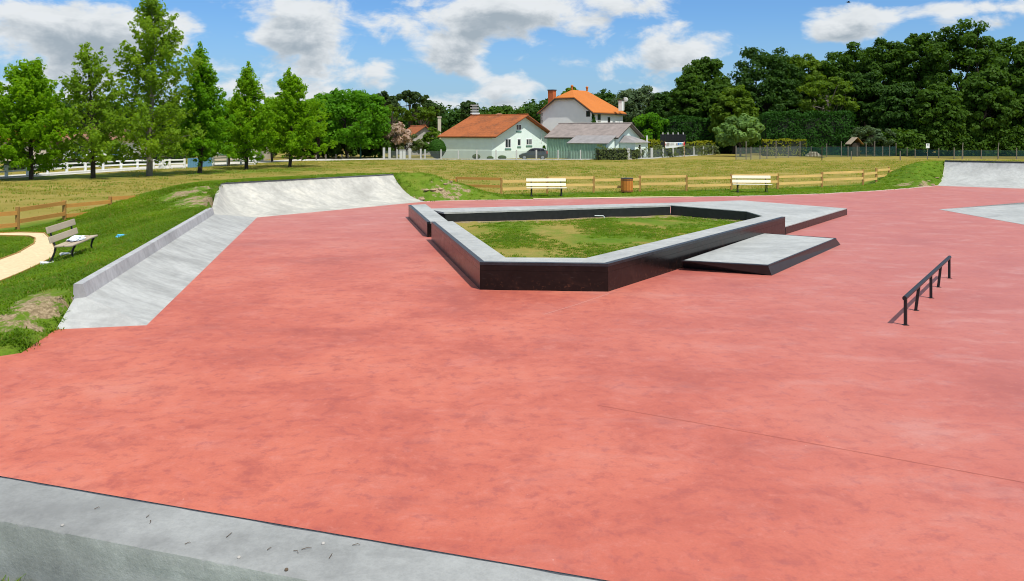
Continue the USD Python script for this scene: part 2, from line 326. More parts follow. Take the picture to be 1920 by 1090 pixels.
M = dict(
    red=floor_look(), ground=ground_look(), panel=panel_look(),
    conc=concrete_look('grey_concrete', (0.405, 0.412, 0.395), dark=.74, stain=(0.46, 0.60)),
    conc_light=concrete_look('pale_concrete', (0.48, 0.47, 0.42), dark=0.72, stain=(0.48, 0.62), warm=(0.52, 0.50, 0.43)),
    conc_wall=concrete_look('kerb_concrete', (0.42, 0.425, 0.425), dark=0.8, streak=(3, 3, 0.5)),
    conc_top=concrete_look('smooth_concrete', (0.42, 0.43, 0.41), dark=0.80, rough=0.55, bump=0.1, stain=(0.52, 0.68)),
    conc_near=concrete_look('weathered_concrete', (0.315, 0.322, 0.312), dark=0.74, bump=0.2, streak=(0.5, 2.2, 1.0), stain=(0.52, 0.66)),
    conc_rough=concrete_look('formwork_concrete', (0.53, 0.535, 0.51), dark=0.62, bump=0.4, streak=(0.7, 0.7, 18.0), stain=(0.50, 0.60)),
    steel=plain('dark_steel', (0.055, 0.062, 0.068), 0.38, 0.85, 0.3, 9, 0.15),
    coping=plain('galvanised_steel', (0.16, 0.16, 0.17), 0.45, 0.8, 0.2, 12),
    black=plain('black_paint', (0.012, 0.012, 0.013), 0.42, 0.0, 0.3, 20),
    bevel=plain('black_sheet', (0.016, 0.017, 0.017), 0.40, 0.0, 0.35, 7, 0.05),
    timber=wood_look('yellow_timber', (0.70, 0.46, 0.15)), timber_red=wood_look('amber_timber', (0.50, 0.245, 0.055)), post=wood_look('post_timber', (0.36, 0.20, 0.055)),
    slat=wood_look('pale_slat', (0.76, 0.71, 0.55), 0.12), slat_grey=wood_look('weathered_slat', (0.42, 0.345, 0.25), 0.2), bin=wood_look('bin_timber', (0.52, 0.185, 0.03), 0.3),
    white=plain('white_paint', (0.80, 0.81, 0.79), 0.5, 0, 0.06, 3), mint=plain('mint_render', (0.73, 0.84, 0.77), 0.85, 0, 0.06, 1.2, 0.1),
    cream=plain('white_render', (0.76, 0.77, 0.76), 0.85, 0, 0.06, 0.8, 0.1), mint_tin=plain('green_tin', (0.24, 0.40, 0.31), 0.6, 0, 0.2, 2.0),
    stone=plain('grey_stone', (0.36, 0.34, 0.31), 0.9, 0, 0.35, 4, 0.4), buff=plain('buff_render', (0.55, 0.48, 0.38), 0.9, 0, 0.1, 2),
    glass=glass_look('window_glass'), dark_wood=plain('dark_fascia', (0.05, 0.04, 0.035), 0.7), sill=plain('teal_sill', (0.10, 0.22, 0.17), 0.7),
    gravel=plain('gravel', (0.60, 0.49, 0.30), 0.95, 0, 0.16, 14, 0.3, 0.1, bscale=60), road=plain('pale_road', (0.50, 0.48, 0.42), 0.95, 0, 0.1, 2),
    bark=plain('bark', (0.055, 0.045, 0.034), 0.9, 0, 0.35, 6, 0.6, 0.1), pale_bark=plain('grey_bark', (0.20, 0.175, 0.14), 0.9, 0, 0.3, 6, 0.5, 0.1),
    cpost=plain('concrete_post', (0.50, 0.50, 0.48), 0.85, 0, 0.15, 8), lamp=plain('lamp_green', (0.012, 0.10, 0.07), 0.35), blue=plain('blue_gate', (0.13, 0.30, 0.46), 0.5),
    mesh=veil_look('wire_netting', (0.16, 0.19, 0.17), 0.30), mesh_dark=veil_look('green_netting', (0.025, 0.06, 0.05), 0.45),
    car=plain('charcoal_car_paint', (0.016, 0.017, 0.02), 0.22, 0.0, 0.05, 1, spec=0.6, coat=0.8), tyre=plain('tyre_rubber', (0.015, 0.015, 0.015), 0.9), rim=plain('rim_alloy', (0.55, 0.56, 0.58), 0.35, 0.7),
    tail=plain('tail_lamp', (0.55, 0.02, 0.02), 0.25), headlamp=plain('head_lamp', (0.6, 0.62, 0.64), 0.15),
    cloth=plain('blue_cloth', (0.10, 0.42, 0.62), 0.8), bag=plain('white_plastic', (0.75, 0.77, 0.82), 0.45, var=.08), bag_blue=plain('blue_print', (0.10, 0.22, 0.62), 0.5),
    twig=plain('dry_twig', (0.10, 0.07, 0.045), 0.9), red_paint=plain('red_print', (0.60, 0.02, 0.02), 0.5),
    corr=plain('fibre_cement_roof', (0.245, 0.205, 0.185), 0.9, 0, 0.28, 1.3, 0.2), corr_lilac=plain('grey_cement_roof', (0.25, 0.235, 0.23), 0.9, 0, 0.2, 1.3, 0.2),
    dirt=plain('bare_earth', (0.34, 0.26, 0.155), 0.95, 0, 0.3, 3, 0.6, 0.1, bscale=14), brick=plain('chimney_brick', (0.42, 0.12, 0.04), 0.9, 0, 0.2, 5),
    bird=plain('bird_feather', (0.02, 0.02, 0.02), 0.8),
)
TH = math.radians(54)
M['tile_orange'] = tile_look('orange_tiles', (0.52, 0.165, 0.035), math.radians(55), 0.15)
M['tile_rust'] = tile_look('rust_tiles', (0.35, 0.105, 0.033), TH, 0.45, moss=(0.22, 0.10, 0.055))
M['tile_brown'] = tile_look('brown_tiles', (0.26, 0.135, 0.085), TH, 0.35)
L = dict(
    row=leaf_look('row_leaves', (0.250, 0.430, 0.010), 0.30, 0.54), row_dark=leaf_look('row_leaves_dark', (0.180, 0.370, 0.010), 0.3, 0.52), row_olive=leaf_look('row_leaves_olive', (0.280, 0.410, 0.030), 0.3, 0.54),
    lime=leaf_look('lime_leaves', (0.130, 0.310, 0.010), 0.3, 0.45), forest=leaf_look('forest_leaves', (0.092, 0.178, 0.014), 0.4, 0.36), forest_dark=leaf_look('forest_leaves_dark', (0.054, 0.118, 0.014), 0.35, 0.30),
    forest_light=leaf_look('forest_leaves_light', (0.150, 0.235, 0.014), 0.35, 0.40), pine=leaf_look('pine_needles', (0.062, 0.100, 0.022), 0.3, 0.2), greygreen=leaf_look('greygreen_leaves', (0.125, 0.175, 0.075), 0.3, 0.3),
    hedge=leaf_look('hedge_leaves', (0.042, 0.125, 0.012), 0.35, 0.25), bush=leaf_look('bush_leaves', (0.27, 0.41, 0.11), 0.4, 0.35), olive=leaf_look('olive_leaves', (0.200, 0.230, 0.075), 0.4, 0.3),
    yellow=leaf_look('yellow_leaves', (0.34, 0.33, 0.015), 0.3, 0.35), pink=leaf_look('blossom', (0.60, 0.40, 0.32), 0.25, 0.25), topiary=leaf_look('topiary_leaves', (0.045, 0.125, 0.008), 0.25, 0.2),
    grass=leaf_look('grass_blades', (0.205, 0.330, 0.018), 0.35, 0.5), straw=leaf_look('dry_grass_blades', (0.44, 0.37, 0.10), 0.3, 0.5), vine=leaf_look('ivy_leaves', (0.06, 0.16, 0.012), 0.3, 0.3))

# ------------------------------------------------------------------ layout of the skate park on the ground plan
A0, B0 = G(482, 408), G(800, 378)                              # foot of the far quarter pipe
QL, QR = G(415, 345, 1.2), G(737, 328, 1.2)                    # its coping
BK = 0.40
P0, P1 = G(162, 557, BK), G(402, 402, BK)                      # foot of the low wall on the left bank
K0, K1 = G(275, 610), G(105, 618)                              # near end of the bank on the floor
RB0, RB1 = G(1757, 348.5), G(1920, 354)                        # foot of the quarter pipe on the right
RC0, RC1 = G(1772, 302.5, 1.45), G(1925, 302.5, 1.45)
rdir = (RB1 - RB0)[:2] / np.linalg.norm((RB1 - RB0)[:2])
RB2 = np.r_[RB0[:2] + rdir * 16, 0]; RC2 = np.r_[RC0[:2] + rdir * 16, 1.45]
LH = 1.5                                                       # the ramp whose top edge lies in the foreground
E0, E1 = G(0, 895, LH), G(1130, 1090, LH)
ed = (E1 - E0)[:2] / np.linalg.norm((E1 - E0)[:2]); en = np.array([-ed[1], ed[0]]) * (1 if -ed[1] * 0 + ed[0] > 0 else -1)
if en[1] > 0: en = -en                                          # towards the camera's side
EL, ER = E0[:2] - ed * 6.0, E0[:2] + ed * 16.0
BACK = 0.36
far_edge = [G(880, 376), G(1000, 374.5), G(1150, 372.5), G(1300, 370), G(1430, 367.5), G(1540, 364), G(1640, 358.5), G(1700, 354)]
outline = [K1[:2], G(40, 662)[:2], G(0, 668)[:2], np.array([-9.2, 9.6]), np.array([-9.6, 7.6]), EL + en * BACK, ER + en * BACK,
           np.array([22.0, -4.0]), np.array([48.0, 0.0]), np.array([50.0, 30.0]), RC2[:2] + [0.1, 0.1], RC0[:2], RB0[:2]] + [p[:2] for p in far_edge[::-1]] + [B0[:2], QR[:2], QL[:2], P1[:2] + [-0.28, 0], P0[:2] + [-0.28, -.1]]
PARK = Polygon([tuple(p) for p in outline]); assert PARK.is_valid
FLOOR = Polygon([tuple(p) for p in [K1[:2], G(40, 662)[:2], G(0, 668)[:2], np.array([-9.2, 9.6]), np.array([-9.6, 7.6]), EL - en * 0.6, ER - en * 0.6, np.array([22.0, -2.0]), np.array([47.5, 0.5]), np.array([49.5, 30.0]), RB2[:2], RB0[:2]] + [p[:2] for p in far_edge[::-1]] + [B0[:2], A0[:2], K0[:2]]])
assert FLOOR.is_valid

# the low timber fence: photo pixels of the foot of each post
left_posts = [G(-150, 452), G(-62, 441), G(33, 432), G(120.6, 416), G(206.5, 406)]
right_posts = [G(856, 363.5), G(940, 366), G(1026, 364), G(1113, 362), G(1199.5, 360.5), G(1287, 359), G(1371, 357), G(1458, 355), G(1541, 351.5), G(1618, 348), G(1643, 344.5), G(1667, 341.5), G(1703, 338), G(1748, 335)]
link = [left_posts[-1] + (right_posts[0] - left_posts[-1]) * t for t in np.linspace(0, 1, 8)[1:-1]]
fence_pts = left_posts + link + right_posts
YARD = Polygon([tuple(p[:2]) for p in fence_pts] + [(60, 58), (60, -20), (-40, -20), (-40, 24)]).buffer(0)

def seg_dist(x, y, a, b):
    a, b = np.asarray(a, float), np.asarray(b, float); d = b[:2] - a[:2]
    t = np.clip(((x - a[0]) * d[0] + (y - a[1]) * d[1]) / (d @ d), 0, 1)
    return np.hypot(x - a[0] - t * d[0], y - a[1] - t * d[1]), t

MOUNDS = [(QL, QR, 1.26, 1.26, 0.7, 6.4), (P1 + [-.28, 0, 0], QL, 0.62, 1.26, 0.3, 5.0), (P0 + [-.28, 0, 0], P1 + [-.28, 0, 0], 0.42, 0.60, 0.15, 2.9), (RC0, RC2, 1.42, 1.42, 0.6, 5.6),
          (np.r_[EL + en * 3.2, 0], np.r_[ER + en * 3.2, 0], 1.2, 1.2, 3.1, 7.0)]
def ground(x, y):
    x, y = np.asarray(x, float), np.asarray(y, float)
    z = np.zeros_like(x)
    pts = shapely.points(np.stack([x, y], -1))
    cap = 0.62 * shapely.distance(FLOOR, pts)
    for a, b, top_ in ((B0, QR, 1.18), (RB0, RC0, 1.40)):
        d, t = seg_dist(x, y, a, b); cap = np.minimum(cap, top_ * t ** 1.7 + .55 * d - .03)
    for k, (a, b, h0, h1, flat, w) in enumerate(MOUNDS):
        if k == 4: z = np.minimum(z, np.maximum(cap, 0))
        d, t = seg_dist(x, y, a, b)
        u = np.clip((d - flat) / (w - flat), 0, 1); u = 1 - u * u * (3 - 2 * u)
        z = np.maximum(z, (h0 + (h1 - h0) * t) * u)
    inside = shapely.contains(PARK, pts); away = shapely.distance(PARK.exterior, pts)
    p3 = np.stack([x * 0.45, y * 0.45, x * 0], -1)
    rough = (meshkit.fbm(p3, 3, 5) - 0.5) * 0.22 * np.clip(z * 1.6, 0.06, 1) * np.clip(away - 0.25, 0, 1)
    z = z + rough
    return np.where(inside, np.minimum(-0.08, z - 9), z) if False else np.where(inside, -0.08, z)

def axis(lo, hi, step, far_lo, far_hi):
    mid = np.arange(lo, hi + step / 2, step); out, s = [mid], step
    a, xs = lo, []
    while a > far_lo: s *= 1.12; a -= s; xs.append(a)
    s, b, ys = step, hi, []
    while b < far_hi: s *= 1.12; b += s; ys.append(b)
    return np.r_[xs[::-1], mid, ys]
gx, gy = axis(-22, 33, 0.2, -900, 900), axis(1.0, 62, 0.2, -60, 1600)
XX, YY = np.meshgrid(gx, gy); ZZ = ground(XX.ravel(), YY.ravel()).reshape(XX.shape)
nx, ny = len(gx), len(gy)
ii = (np.arange(ny - 1)[:, None] * nx + np.arange(nx - 1)[None]).ravel()
gf = np.vstack([np.stack([ii, ii + 1, ii + nx + 1], 1), np.stack([ii, ii + nx + 1, ii + nx], 1)])
gv = np.stack([XX.ravel(), YY.ravel(), ZZ.ravel()], 1)
ground_prim = obj('ground', (gv, gf), M['ground'], smooth=True, kind='structure')
def blob(x, y, c, rx, ry, rz=0.0):
    dx, dy = x - c[0], y - c[1]; cs, sn = math.cos(rz), math.sin(rz)
    return np.clip(1 - np.hypot((dx * cs + dy * sn) / rx, (-dx * sn + dy * cs) / ry), 0, 1)
gpts = shapely.points(gv[:, :2])
yd = shapely.distance(YARD, gpts)
lush = np.clip(1.0 - yd / 2.2, 0, 1) * 0.9
d0, _ = seg_dist(gv[:, 0], gv[:, 1], QL, QR); lush = np.maximum(lush, np.clip(1.25 - d0 / 7.0, 0, 1))
row_d, _ = seg_dist(gv[:, 0], gv[:, 1], G(-300, 345), G(560, 318)); lush = np.maximum(lush, np.clip(0.9 - row_d / 8.0, 0, .62))
DIRT = [(G(388, 378, .75), 1.6, 1.3, 0.6), (G(350, 385, .5), 1.3, .7, 0.6), (G(75, 604), 0.6, 1.1, 0.3), (G(30, 630), 0.5, 0.6, .3), (G(830, 364, .3), 1.2, 0.6, -0.3), (G(855, 370, .1), 1.0, 0.5, -0.3), (G(785, 350, .7), 0.7, .4, -.5),
        (G(1752, 322, .95), 1.2, 1.2, 0.9), (G(1735, 332, .6), 1.2, .8, 0.5), (G(1690, 343, .2), 0.9, .6, 0.3), (G(1200, 371.5), 7.0, 0.35, 0.16), (G(190, 492), .7, .35, .2)]
dirt = np.zeros(len(gv))
for c, rx, ry, rz in DIRT: dirt = np.maximum(dirt, blob(gv[:, 0], gv[:, 1], c, rx * 1.3, ry * 1.3, rz) ** 0.8 * .74)
for nm, arr in (('lush', lush), ('dirt', dirt)):
    UsdGeom.PrimvarsAPI(ground_prim).CreatePrimvar(nm, Sdf.ValueTypeNames.FloatArray, 'vertex').Set(Vt.FloatArray.FromNumpy(arr.astype(np.float32)))

def sheet(poly, dz, size=0.6, over=None):
    vv, ff = trimesh.creation.triangulate_polygon(poly, engine='earcut')
    v3, f3 = trimesh.remesh.subdivide_to_size(np.c_[vv, np.zeros(len(vv))], ff, size, max_iter=12)
    m = trimesh.Trimesh(v3, f3); m.merge_vertices(); v3, f3 = np.array(m.vertices), np.array(m.faces)
    a, b, c = (v3[f3[:, k]] for k in range(3))
    fl = np.cross(b - a, c - a)[:, 2] < 0; f3[fl] = f3[fl][:, ::-1]
    v3[:, 2] = (over(v3[:, 0], v3[:, 1]) if over else 0) + dz
    return v3, f3
# the red floor
fv, ff_ = trimesh.creation.triangulate_polygon(FLOOR, engine='earcut')
fa, fb, fc = (fv[ff_[:, k]] for k in range(3))
fl = ((fb - fa)[:, 0] * (fc - fa)[:, 1] - (fb - fa)[:, 1] * (fc - fa)[:, 0]) < 0; ff_[fl] = ff_[fl][:, ::-1]
floor = UsdGeom.Xform.Define(stage, '/World/skate_floor'); data(floor.GetPrim(), kind='structure')
obj('red_slab', (np.c_[fv, np.zeros(len(fv))], ff_), M['red'], floor)
M['joint'] = plain('joint_shadow', (0.40, 0.105, 0.078), 0.9, 0, .25, 3); M['joint_pale'] = plain('pale_joint', (0.60, 0.30, 0.26), 0.9); M['edge'] = plain('floor_kerb', (0.62, 0.47, 0.42), 0.85, 0, .15, 5)
def strip(pts, w, dz):
    m = MB()
    for a, b in zip(pts[:-1], pts[1:]):
        d = (b - a)[:2] / np.linalg.norm((b - a)[:2]); n = np.array([-d[1], d[0]]) * w / 2
        v = [[*(a[:2] - n), dz], [*(b[:2] - n), dz], [*(b[:2] + n), dz], [*(a[:2] + n), dz]]
        m.add(v, [(0, 1, 2), (0, 2, 3)])
    return m.mesh()
obj('joint', strip([G(1120, 760), G(1500, 828), G(1990, 918)], 0.007, .004), M['joint'], floor)
obj('joint', strip([G(1142, 551), G(1080, 572), G(1020, 590)], 0.014, .004), M['joint_pale'], floor)
kerb = MB()
kp = [B0] + far_edge + [RB0]
for a, b in zip(kp[:-1], kp[1:]): kerb.bar(np.r_[a[:2], -.03], np.r_[b[:2], -.03], 0.12, 0.09)
obj('edge_kerb', kerb.mesh(), M['edge'], floor)
# gravel path round the grass island on the left
path_out = [(-160, 446), (-60, 440.5), (40, 438), (83, 439), (96, 452), (104, 470), (98, 486), (63, 505), (30, 520), (0, 532), (-80, 566), (-220, 600), (-330, 560)]
isl = [(-200, 452), (-90, 446), (0, 444), (54.5, 445), (66, 449), (64, 459), (33, 477), (0, 489), (-80, 515), (-190, 520)]
PATH = Polygon([tuple(G(*p)[:2]) for p in path_out]).buffer(0).difference(Polygon([tuple(G(*p)[:2]) for p in isl]).buffer(0))
PATH = max(getattr(PATH, 'geoms', [PATH]), key=lambda q: q.area).buffer(0.25).buffer(-0.25)
obj('gravel_path', sheet(PATH, 0.03, 0.4, lambda x, y: np.maximum(ground(x, y), 0)), M['gravel'], kind='structure')
eg = MB()
for rg in [np.array(q.coords) for q in (PATH.exterior, *PATH.interiors)]:
    for a, b in zip(rg[:-1], rg[1:]):
        if np.linalg.norm(b - a) > 1e-3: eg.bar(np.r_[a, max(0, float(ground(a[0], a[1]))) + .02], np.r_[b, max(0, float(ground(b[0], b[1]))) + .02], 0.03, 0.07)
obj('path_edging', eg.mesh(), M['post'], kind='structure')
far_path = Polygon([tuple(G(*p)[:2]) for p in [(1000, 374.6), (1150, 372.6), (1300, 370.2), (1300, 369.2), (1150, 370.9), (1000, 373.3)]])
obj('gravel_path', sheet(far_path, 0.035, 0.6, lambda x, y: np.maximum(ground(x, y), 0)), M['gravel'], kind='structure')
lane = Polygon([tuple(G(*p)[:2]) for p in [(-500, 352), (0, 336), (220, 322), (400, 310), (560, 302.5), (720, 299.8), (720, 297.6), (560, 299.0), (400, 305.5), (220, 316), (0, 330), (-500, 345)]])
obj('village_lane', sheet(lane, 0.02, 4.0), M['road'], kind='structure')

# ------------------------------------------------------------------ concrete ramps
def loft(rows):
    """A surface through rows of equally many points."""
    r = np.asarray(rows, float); n, m = r.shape[:2]
    i = (np.arange(n - 1)[:, None] * m + np.arange(m - 1)[None]).ravel()
    v = r.reshape(-1, 3); f = np.vstack([np.stack([i, i + 1, i + m + 1], 1), np.stack([i, i + m + 1, i + m], 1)])
    a, b, c = v[f[:, 0]], v[f[:, 1]], v[f[:, 2]]
    if np.cross(b - a, c - a)[:, 2].sum() < 0: f = f[:, ::-1]
    return v, f
def arc_profile(foot, top, R, n=14):
    """Points of a transition from foot up to top: a circle's arc, tangent to the floor."""
    foot, top = np.asarray(foot, float), np.asarray(top, float)
    hgt = top[2] - foot[2]; a1 = math.acos(1 - hgt / R); a = np.linspace(0, a1, n)
    s = np.sin(a) / math.sin(a1); z = R * (1 - np.cos(a))
    return np.c_[foot[0] + (top[0] - foot[0]) * s, foot[1] + (top[1] - foot[1]) * s, foot[2] + z]

qp = thing('quarter_pipe', 'cream concrete quarter pipe in front of the green mound, behind the long left bank', 'quarter pipe', A0)
def rel(mesh, o): return (np.asarray(mesh[0]) - np.asarray(o), mesh[1])
rows = [arc_profile(A0 + (B0 - A0) * t, QL + (QR - QL) * t, 2.9) for t in np.linspace(0, 1, 26)]
left_prof = rows[0]
PW = P1 + np.array([0.0, 0.0, 0.22])
fan = []
for s in np.linspace(0, 1, 9):                                  # the patch that turns the quarter pipe into the bank
    target = np.array([P1 + (A0 - P1) * (1 - k) if False else A0 + (P1 - A0) * k for k in np.linspace(0, 1, 14)])
    e = target if s == 0 else None
    row = []
    for k, q in zip(np.linspace(0, 1, 14), left_prof):
        b = A0 + (P1 - A0) * k
        mid = (q + b) / 2 + np.array([-.10, .05, -0.10]) * math.sin(math.pi * k) ** 1.0
        row.append((1 - s) ** 2 * b + 2 * s * (1 - s) * mid + s * s * q)
    fan.append(row)
surf = loft(fan[:-1] + rows)
bb = MB().add(*surf)
obj('transition', rel(bb.mesh(), A0), M['conc_light'], qp, smooth=True)
cop = MB(); cop.tube([QL + (QR - QL) * t + [0, 0, .012] for t in np.linspace(0, 1, 12)], 0.035, 10)
obj('coping', rel(cop.mesh(), A0), M['coping'], qp, smooth=40)
side = MB()                                                     # end walls and deck edge
nb = np.array([-(QR - QL)[1], (QR - QL)[0], 0]); nb /= np.linalg.norm(nb)
prof = rows[-1]
low = prof.copy(); low[:, 2] = -.1
side.add(*loft([low + [.004, .003, 0], prof + [.004, .003, 0]]))
side.prism([QL + nb * .02, QR + nb * .02, QR + nb * .34, QL + nb * .34], 0.0)
obj('end_wall', rel(side.mesh(), A0), M['conc_light'], qp)
ow = MB(); oc = np.array([r[-1] for r in fan]); ol = oc.copy(); ol[:, 2] = -.1
ow.add(*loft([ol, oc])); ow.add(*loft([ol + [-.14, 0, 0], oc + [-.14, 0, 0]])); ow.add(*loft([oc + [-.14, 0, 0], oc]))
obj('end_wall', rel(ow.mesh(), A0), M['conc_light'], qp)

bank = thing('concrete_bank', 'long sloping grey concrete bank with a low wall along its grassy left side', 'skate bank', K0)
bm = []
for t in np.linspace(0, 1, 30):
    a, b = K0 + (A0 - K0) * t, P0 + (P1 - P0) * t
    bm.append([a + (b - a) * k + np.array([0, 0, -.03 * math.sin(math.pi * k) * (1 - t ** 6)]) for k in np.linspace(0, 1, 6)])
obj('slope', rel(loft(bm), K0), M['conc'], bank, smooth=True)
hip = [[K0 + (K1 - K0) * k, (K0 + (K1 - K0) * k) * .5 + .5 * (P0 + (P0 + [-.2, 0, 0] - P0) * k), P0 + np.array([-.2, 0, 0]) * k] for k in np.linspace(0, 1, 5)]
obj('end_slope', rel(loft(hip), K0), M['conc'], bank)
# low wall: a battered kerb, 0.22 m high
d2 = (P1 - P0) / np.linalg.norm(P1 - P0); nl = np.array([-d2[1], d2[0], 0]); nl *= np.sign(-nl[0])
w_top, w_bot, wh = 0.15, 0.26, 0.235
def kerb_at(p): return [p + nl * -0.0 + [0, 0, -.3], p, p + nl * .06 + [0, 0, wh], p + nl * .21 + [0, 0, wh], p + nl * .23 + [0, 0, -.3]]
kr = [kerb_at(P0 + (P1 - P0) * t) for t in np.linspace(0, 1, 24)]
kv, kf = loft(kr); km = MB().add(kv, kf)
for e in (kr[0], kr[-1]): km.add(e, [(0, 1, 2), (0, 2, 3), (0, 3, 4)])
obj('low_wall', rel(km.mesh(), K0), M['conc_wall'], bank)

rq = thing('quarter_pipe', 'wide grey concrete quarter pipe at the right edge below the dark forest', 'quarter pipe', RB0)
rr = [arc_profile(RB0 + (RB2 - RB0) * t, RC0 + (RC2 - RC0) * t, 1.9) for t in np.linspace(0, 1, 20)]
obj('transition', rel(loft(rr), RB0), M['conc_top'], rq, smooth=True)
cop = MB(); cop.tube([RC0 + (RC2 - RC0) * t + [0, 0, .015] for t in np.linspace(0, 1, 12)], 0.05, 10)
obj('coping', rel(cop.mesh(), RB0), M['steel'], rq, smooth=40)
pr = rr[0]; lo = pr.copy(); lo[:, 2] = -.1; sw = MB().add(*loft([lo + [-.02, .004, 0], pr + [-.02, .004, 0]])); sw.add(*loft([pr + [-.02, .004, 0], pr + [.06, -.03, .004]]))
rn = np.array([-rdir[1], rdir[0], 0]); rn *= np.sign(rn[1])
sw.prism([RC0 + rn * .03, RC2 + rn * .03, RC2 + rn * .5, RC0 + rn * .5], 0)
obj('end_wall', rel(sw.mesh(), RB0), M['conc_light'], rq)

W0, W1, W2 = G(1760, 393), G(2060, 447), G(2060, 374, 0.30)
W1b = G(2060, 368)
wg = thing('wedge_bank', 'flat pointed grey concrete wedge on the red floor at right edge', 'skate bank', W0)
wm = MB(); tp = [W0 + [0, 0, .006], W1 + [0, 0, .006], W2]
wm.add(tp, [(0, 1, 2)]); wm.add([W0, W2, W1b], [(0, 1, 2), (0, 2, 1)])
v_, f_ = wm.mesh(); 
obj('slope', rel((v_, f_), W0), M['conc_top'], wg)

# foreground ramp: its deck edge runs across the lower left corner
fr = thing('foreground_ramp', 'weathered grey concrete ramp edge crossing the lower left corner of the view', 'ramp', np.r_[E0[:2], 0])
o0 = np.r_[E0[:2], 0]
run = 2.0
fl_rows = [arc_profile(np.r_[EL + (ER - EL) * t - en * run, 0.0], np.r_[EL + (ER - EL) * t - en * 0.03, LH - .01], 2.1) for t in np.linspace(0, 1, 20)]
obj('transition', rel(loft(fl_rows), o0), M['conc'], fr, smooth=True)
st = MB(); st.bar(np.r_[EL - en * 0.000, LH - .026], np.r_[ER - en * 0.000, LH - .026], 0.008, 0.050)
obj('steel_edge', rel(st.mesh(), o0), M['coping'], fr)
nseg = 2200; rng = np.random.default_rng(11)
ts = np.linspace(0, 1, nseg); cross = [0.004, .06, .14, .22, .30, .335, .35, .357, .36]
pts2 = EL[None] + (ER - EL)[None] * ts[:, None]
slen = ts * np.linalg.norm(ER - EL)
rows = []
for j, cx in enumerate(cross):
    q = pts2 + en * cx
    z = np.full(nseg, LH) + (meshkit.fbm(np.c_[q * 5, q[:, :1] * 0], 3, 3) - .5) * .006
    if cx > .33:
        chip = np.clip(meshkit.fbm(np.c_[slen * 30, slen * 0, slen * 0 + 2], 5, 9) - .50, 0, 1) * .14 * np.clip(meshkit.noise(np.c_[slen * 2.1, slen * 0, slen * 0], 7) * 2.4 - .7, 0, 1)
        z -= {0.335: .0, .35: .15, .357: .5, .36: 1.0}[cx] * (chip * .35 + .004)
    rows.append(np.c_[q, z])
top_last = rows[-1].copy()
obj('deck_top', rel(loft(rows), o0), M['conc_near'], fr, smooth=50)
wall_rows = [top_last]
for zz in (LH - .05, LH - .09, LH - .13, LH - .2, LH - .3, LH - .6, 0.3):
    q = pts2 + en * (BACK + .004)
    off = (meshkit.fbm(np.c_[slen * 1.2, np.full(nseg, zz * 30), slen * 0], 4, 4) - .5) * .018 + (0.007 if zz < LH - .1 else 0)
    wall_rows.append(np.c_[q + en * off[:, None], np.full(nseg, zz) + (meshkit.fbm(np.c_[slen * .8, slen * 0 + zz, slen * 0], 2, 6) - .5) * .02])
wv, wf = loft(wall_rows)
a_, b_, c_ = wv[wf[:, 0]], wv[wf[:, 1]], wv[wf[:, 2]]
if (np.cross(b_ - a_, c_ - a_)[:, :2] @ en).sum() < 0: wf = wf[:, ::-1]
obj('back_wall', rel((wv, wf), o0), M['conc_rough'], fr, smooth=45)

# ------------------------------------------------------------------ the planter of skate ledges
pl = thing('skate_planter', 'five sided planter of black ledges with concrete tops around a lawn', 'skate ledge', G(900, 545))
PO = G(900, 545)
def ledge(outer, inner, h, name, panel_gap=2.4, close=True):
    """Ledge segments between the outer and inner lines: dark panels outside, a concrete top and a steel edge."""
    for i in range(len(outer) - 1):
        o0_, o1_, i0_, i1_ = outer[i][:2], outer[i + 1][:2], inner[i][:2], inner[i + 1][:2]
        grp = UsdGeom.Xform.Define(stage, numbered(f'{pl.GetPath()}/{name}'))
        q = lambda t, z: [np.r_[o0_ + (i0_ - o0_) * t, z], np.r_[o1_ + (i1_ - o1_) * t, z], np.r_[o1_ + (i1_ - o1_) * 1.0, z], np.r_[o0_ + (i0_ - o0_) * 1.0, z]]
        e = lambda t0, t1, z: [np.r_[o0_ + (i0_ - o0_) * t0, z], np.r_[o1_ + (i1_ - o1_) * t0, z], np.r_[o1_ + (i1_ - o1_) * t1, z], np.r_[o0_ + (i0_ - o0_) * t1, z]]
        obj('concrete_core', rel(MB().prism(e(0.02, 0.985, h - .055), -.02).mesh(), PO), M['panel'], grp)
        obj('concrete_top', rel(MB().prism(e(0.165, 1.0, h), h - .055).mesh(), PO), M['conc_top'], grp)
        obj('steel_edge', rel(MB().prism(e(-0.008, 0.16, h + .004), h - .055).mesh(), PO), M['steel'], grp)
        d = o1_ - o0_; ln = np.linalg.norm(d); d = d / ln
        out = np.array([d[1], -d[0]]);
        if out @ (o0_ - i0_) < 0: out = -out
        n = max(1, round(ln / panel_gap))
        obj('edge_band', rel(MB().frame(np.r_[o0_ + out * .002, h - .17], np.r_[d * ln, 0], np.r_[-out * .02, 0], [0, 0, .113]).mesh(), PO), M['panel'], grp)
        for k in range(n):
            a = o0_ + d * (ln * k / n + .002)
            obj('side_panel', rel(MB().frame(np.r_[a + out * .001, 0.0], np.r_[d * (ln / n - .004), 0], np.r_[-out * .02, 0], [0, 0, h - .174]).mesh(), PO), M['panel'], grp)
h2 = 0.58
out_pts = [G(809, 416, h2), G(900, 492, h2), G(1140, 495, h2), G(1472, 407, h2)]
inn_pts = [G(849, 415, h2), G(948, 483, h2), G(1099, 484, h2), G(1434, 404.5, h2)]
ledge(out_pts, inn_pts, h2, 'ledge_wall')
h1 = 0.48
lo_o = [G(766, 385, h1), G(801, 416.5, h1)]; lo_i = [G(798, 383, h1), G(840, 415, h1)]
ledge(lo_o, lo_i, h1, 'low_ledge')
hb = 0.45
bk = [G(800, 391.5, hb), G(1258, 380.5, hb), G(1258, 385, hb), G(833, 398.5, hb)]
grp = UsdGeom.Xform.Define(stage, f'{pl.GetPath()}/back_ledge')
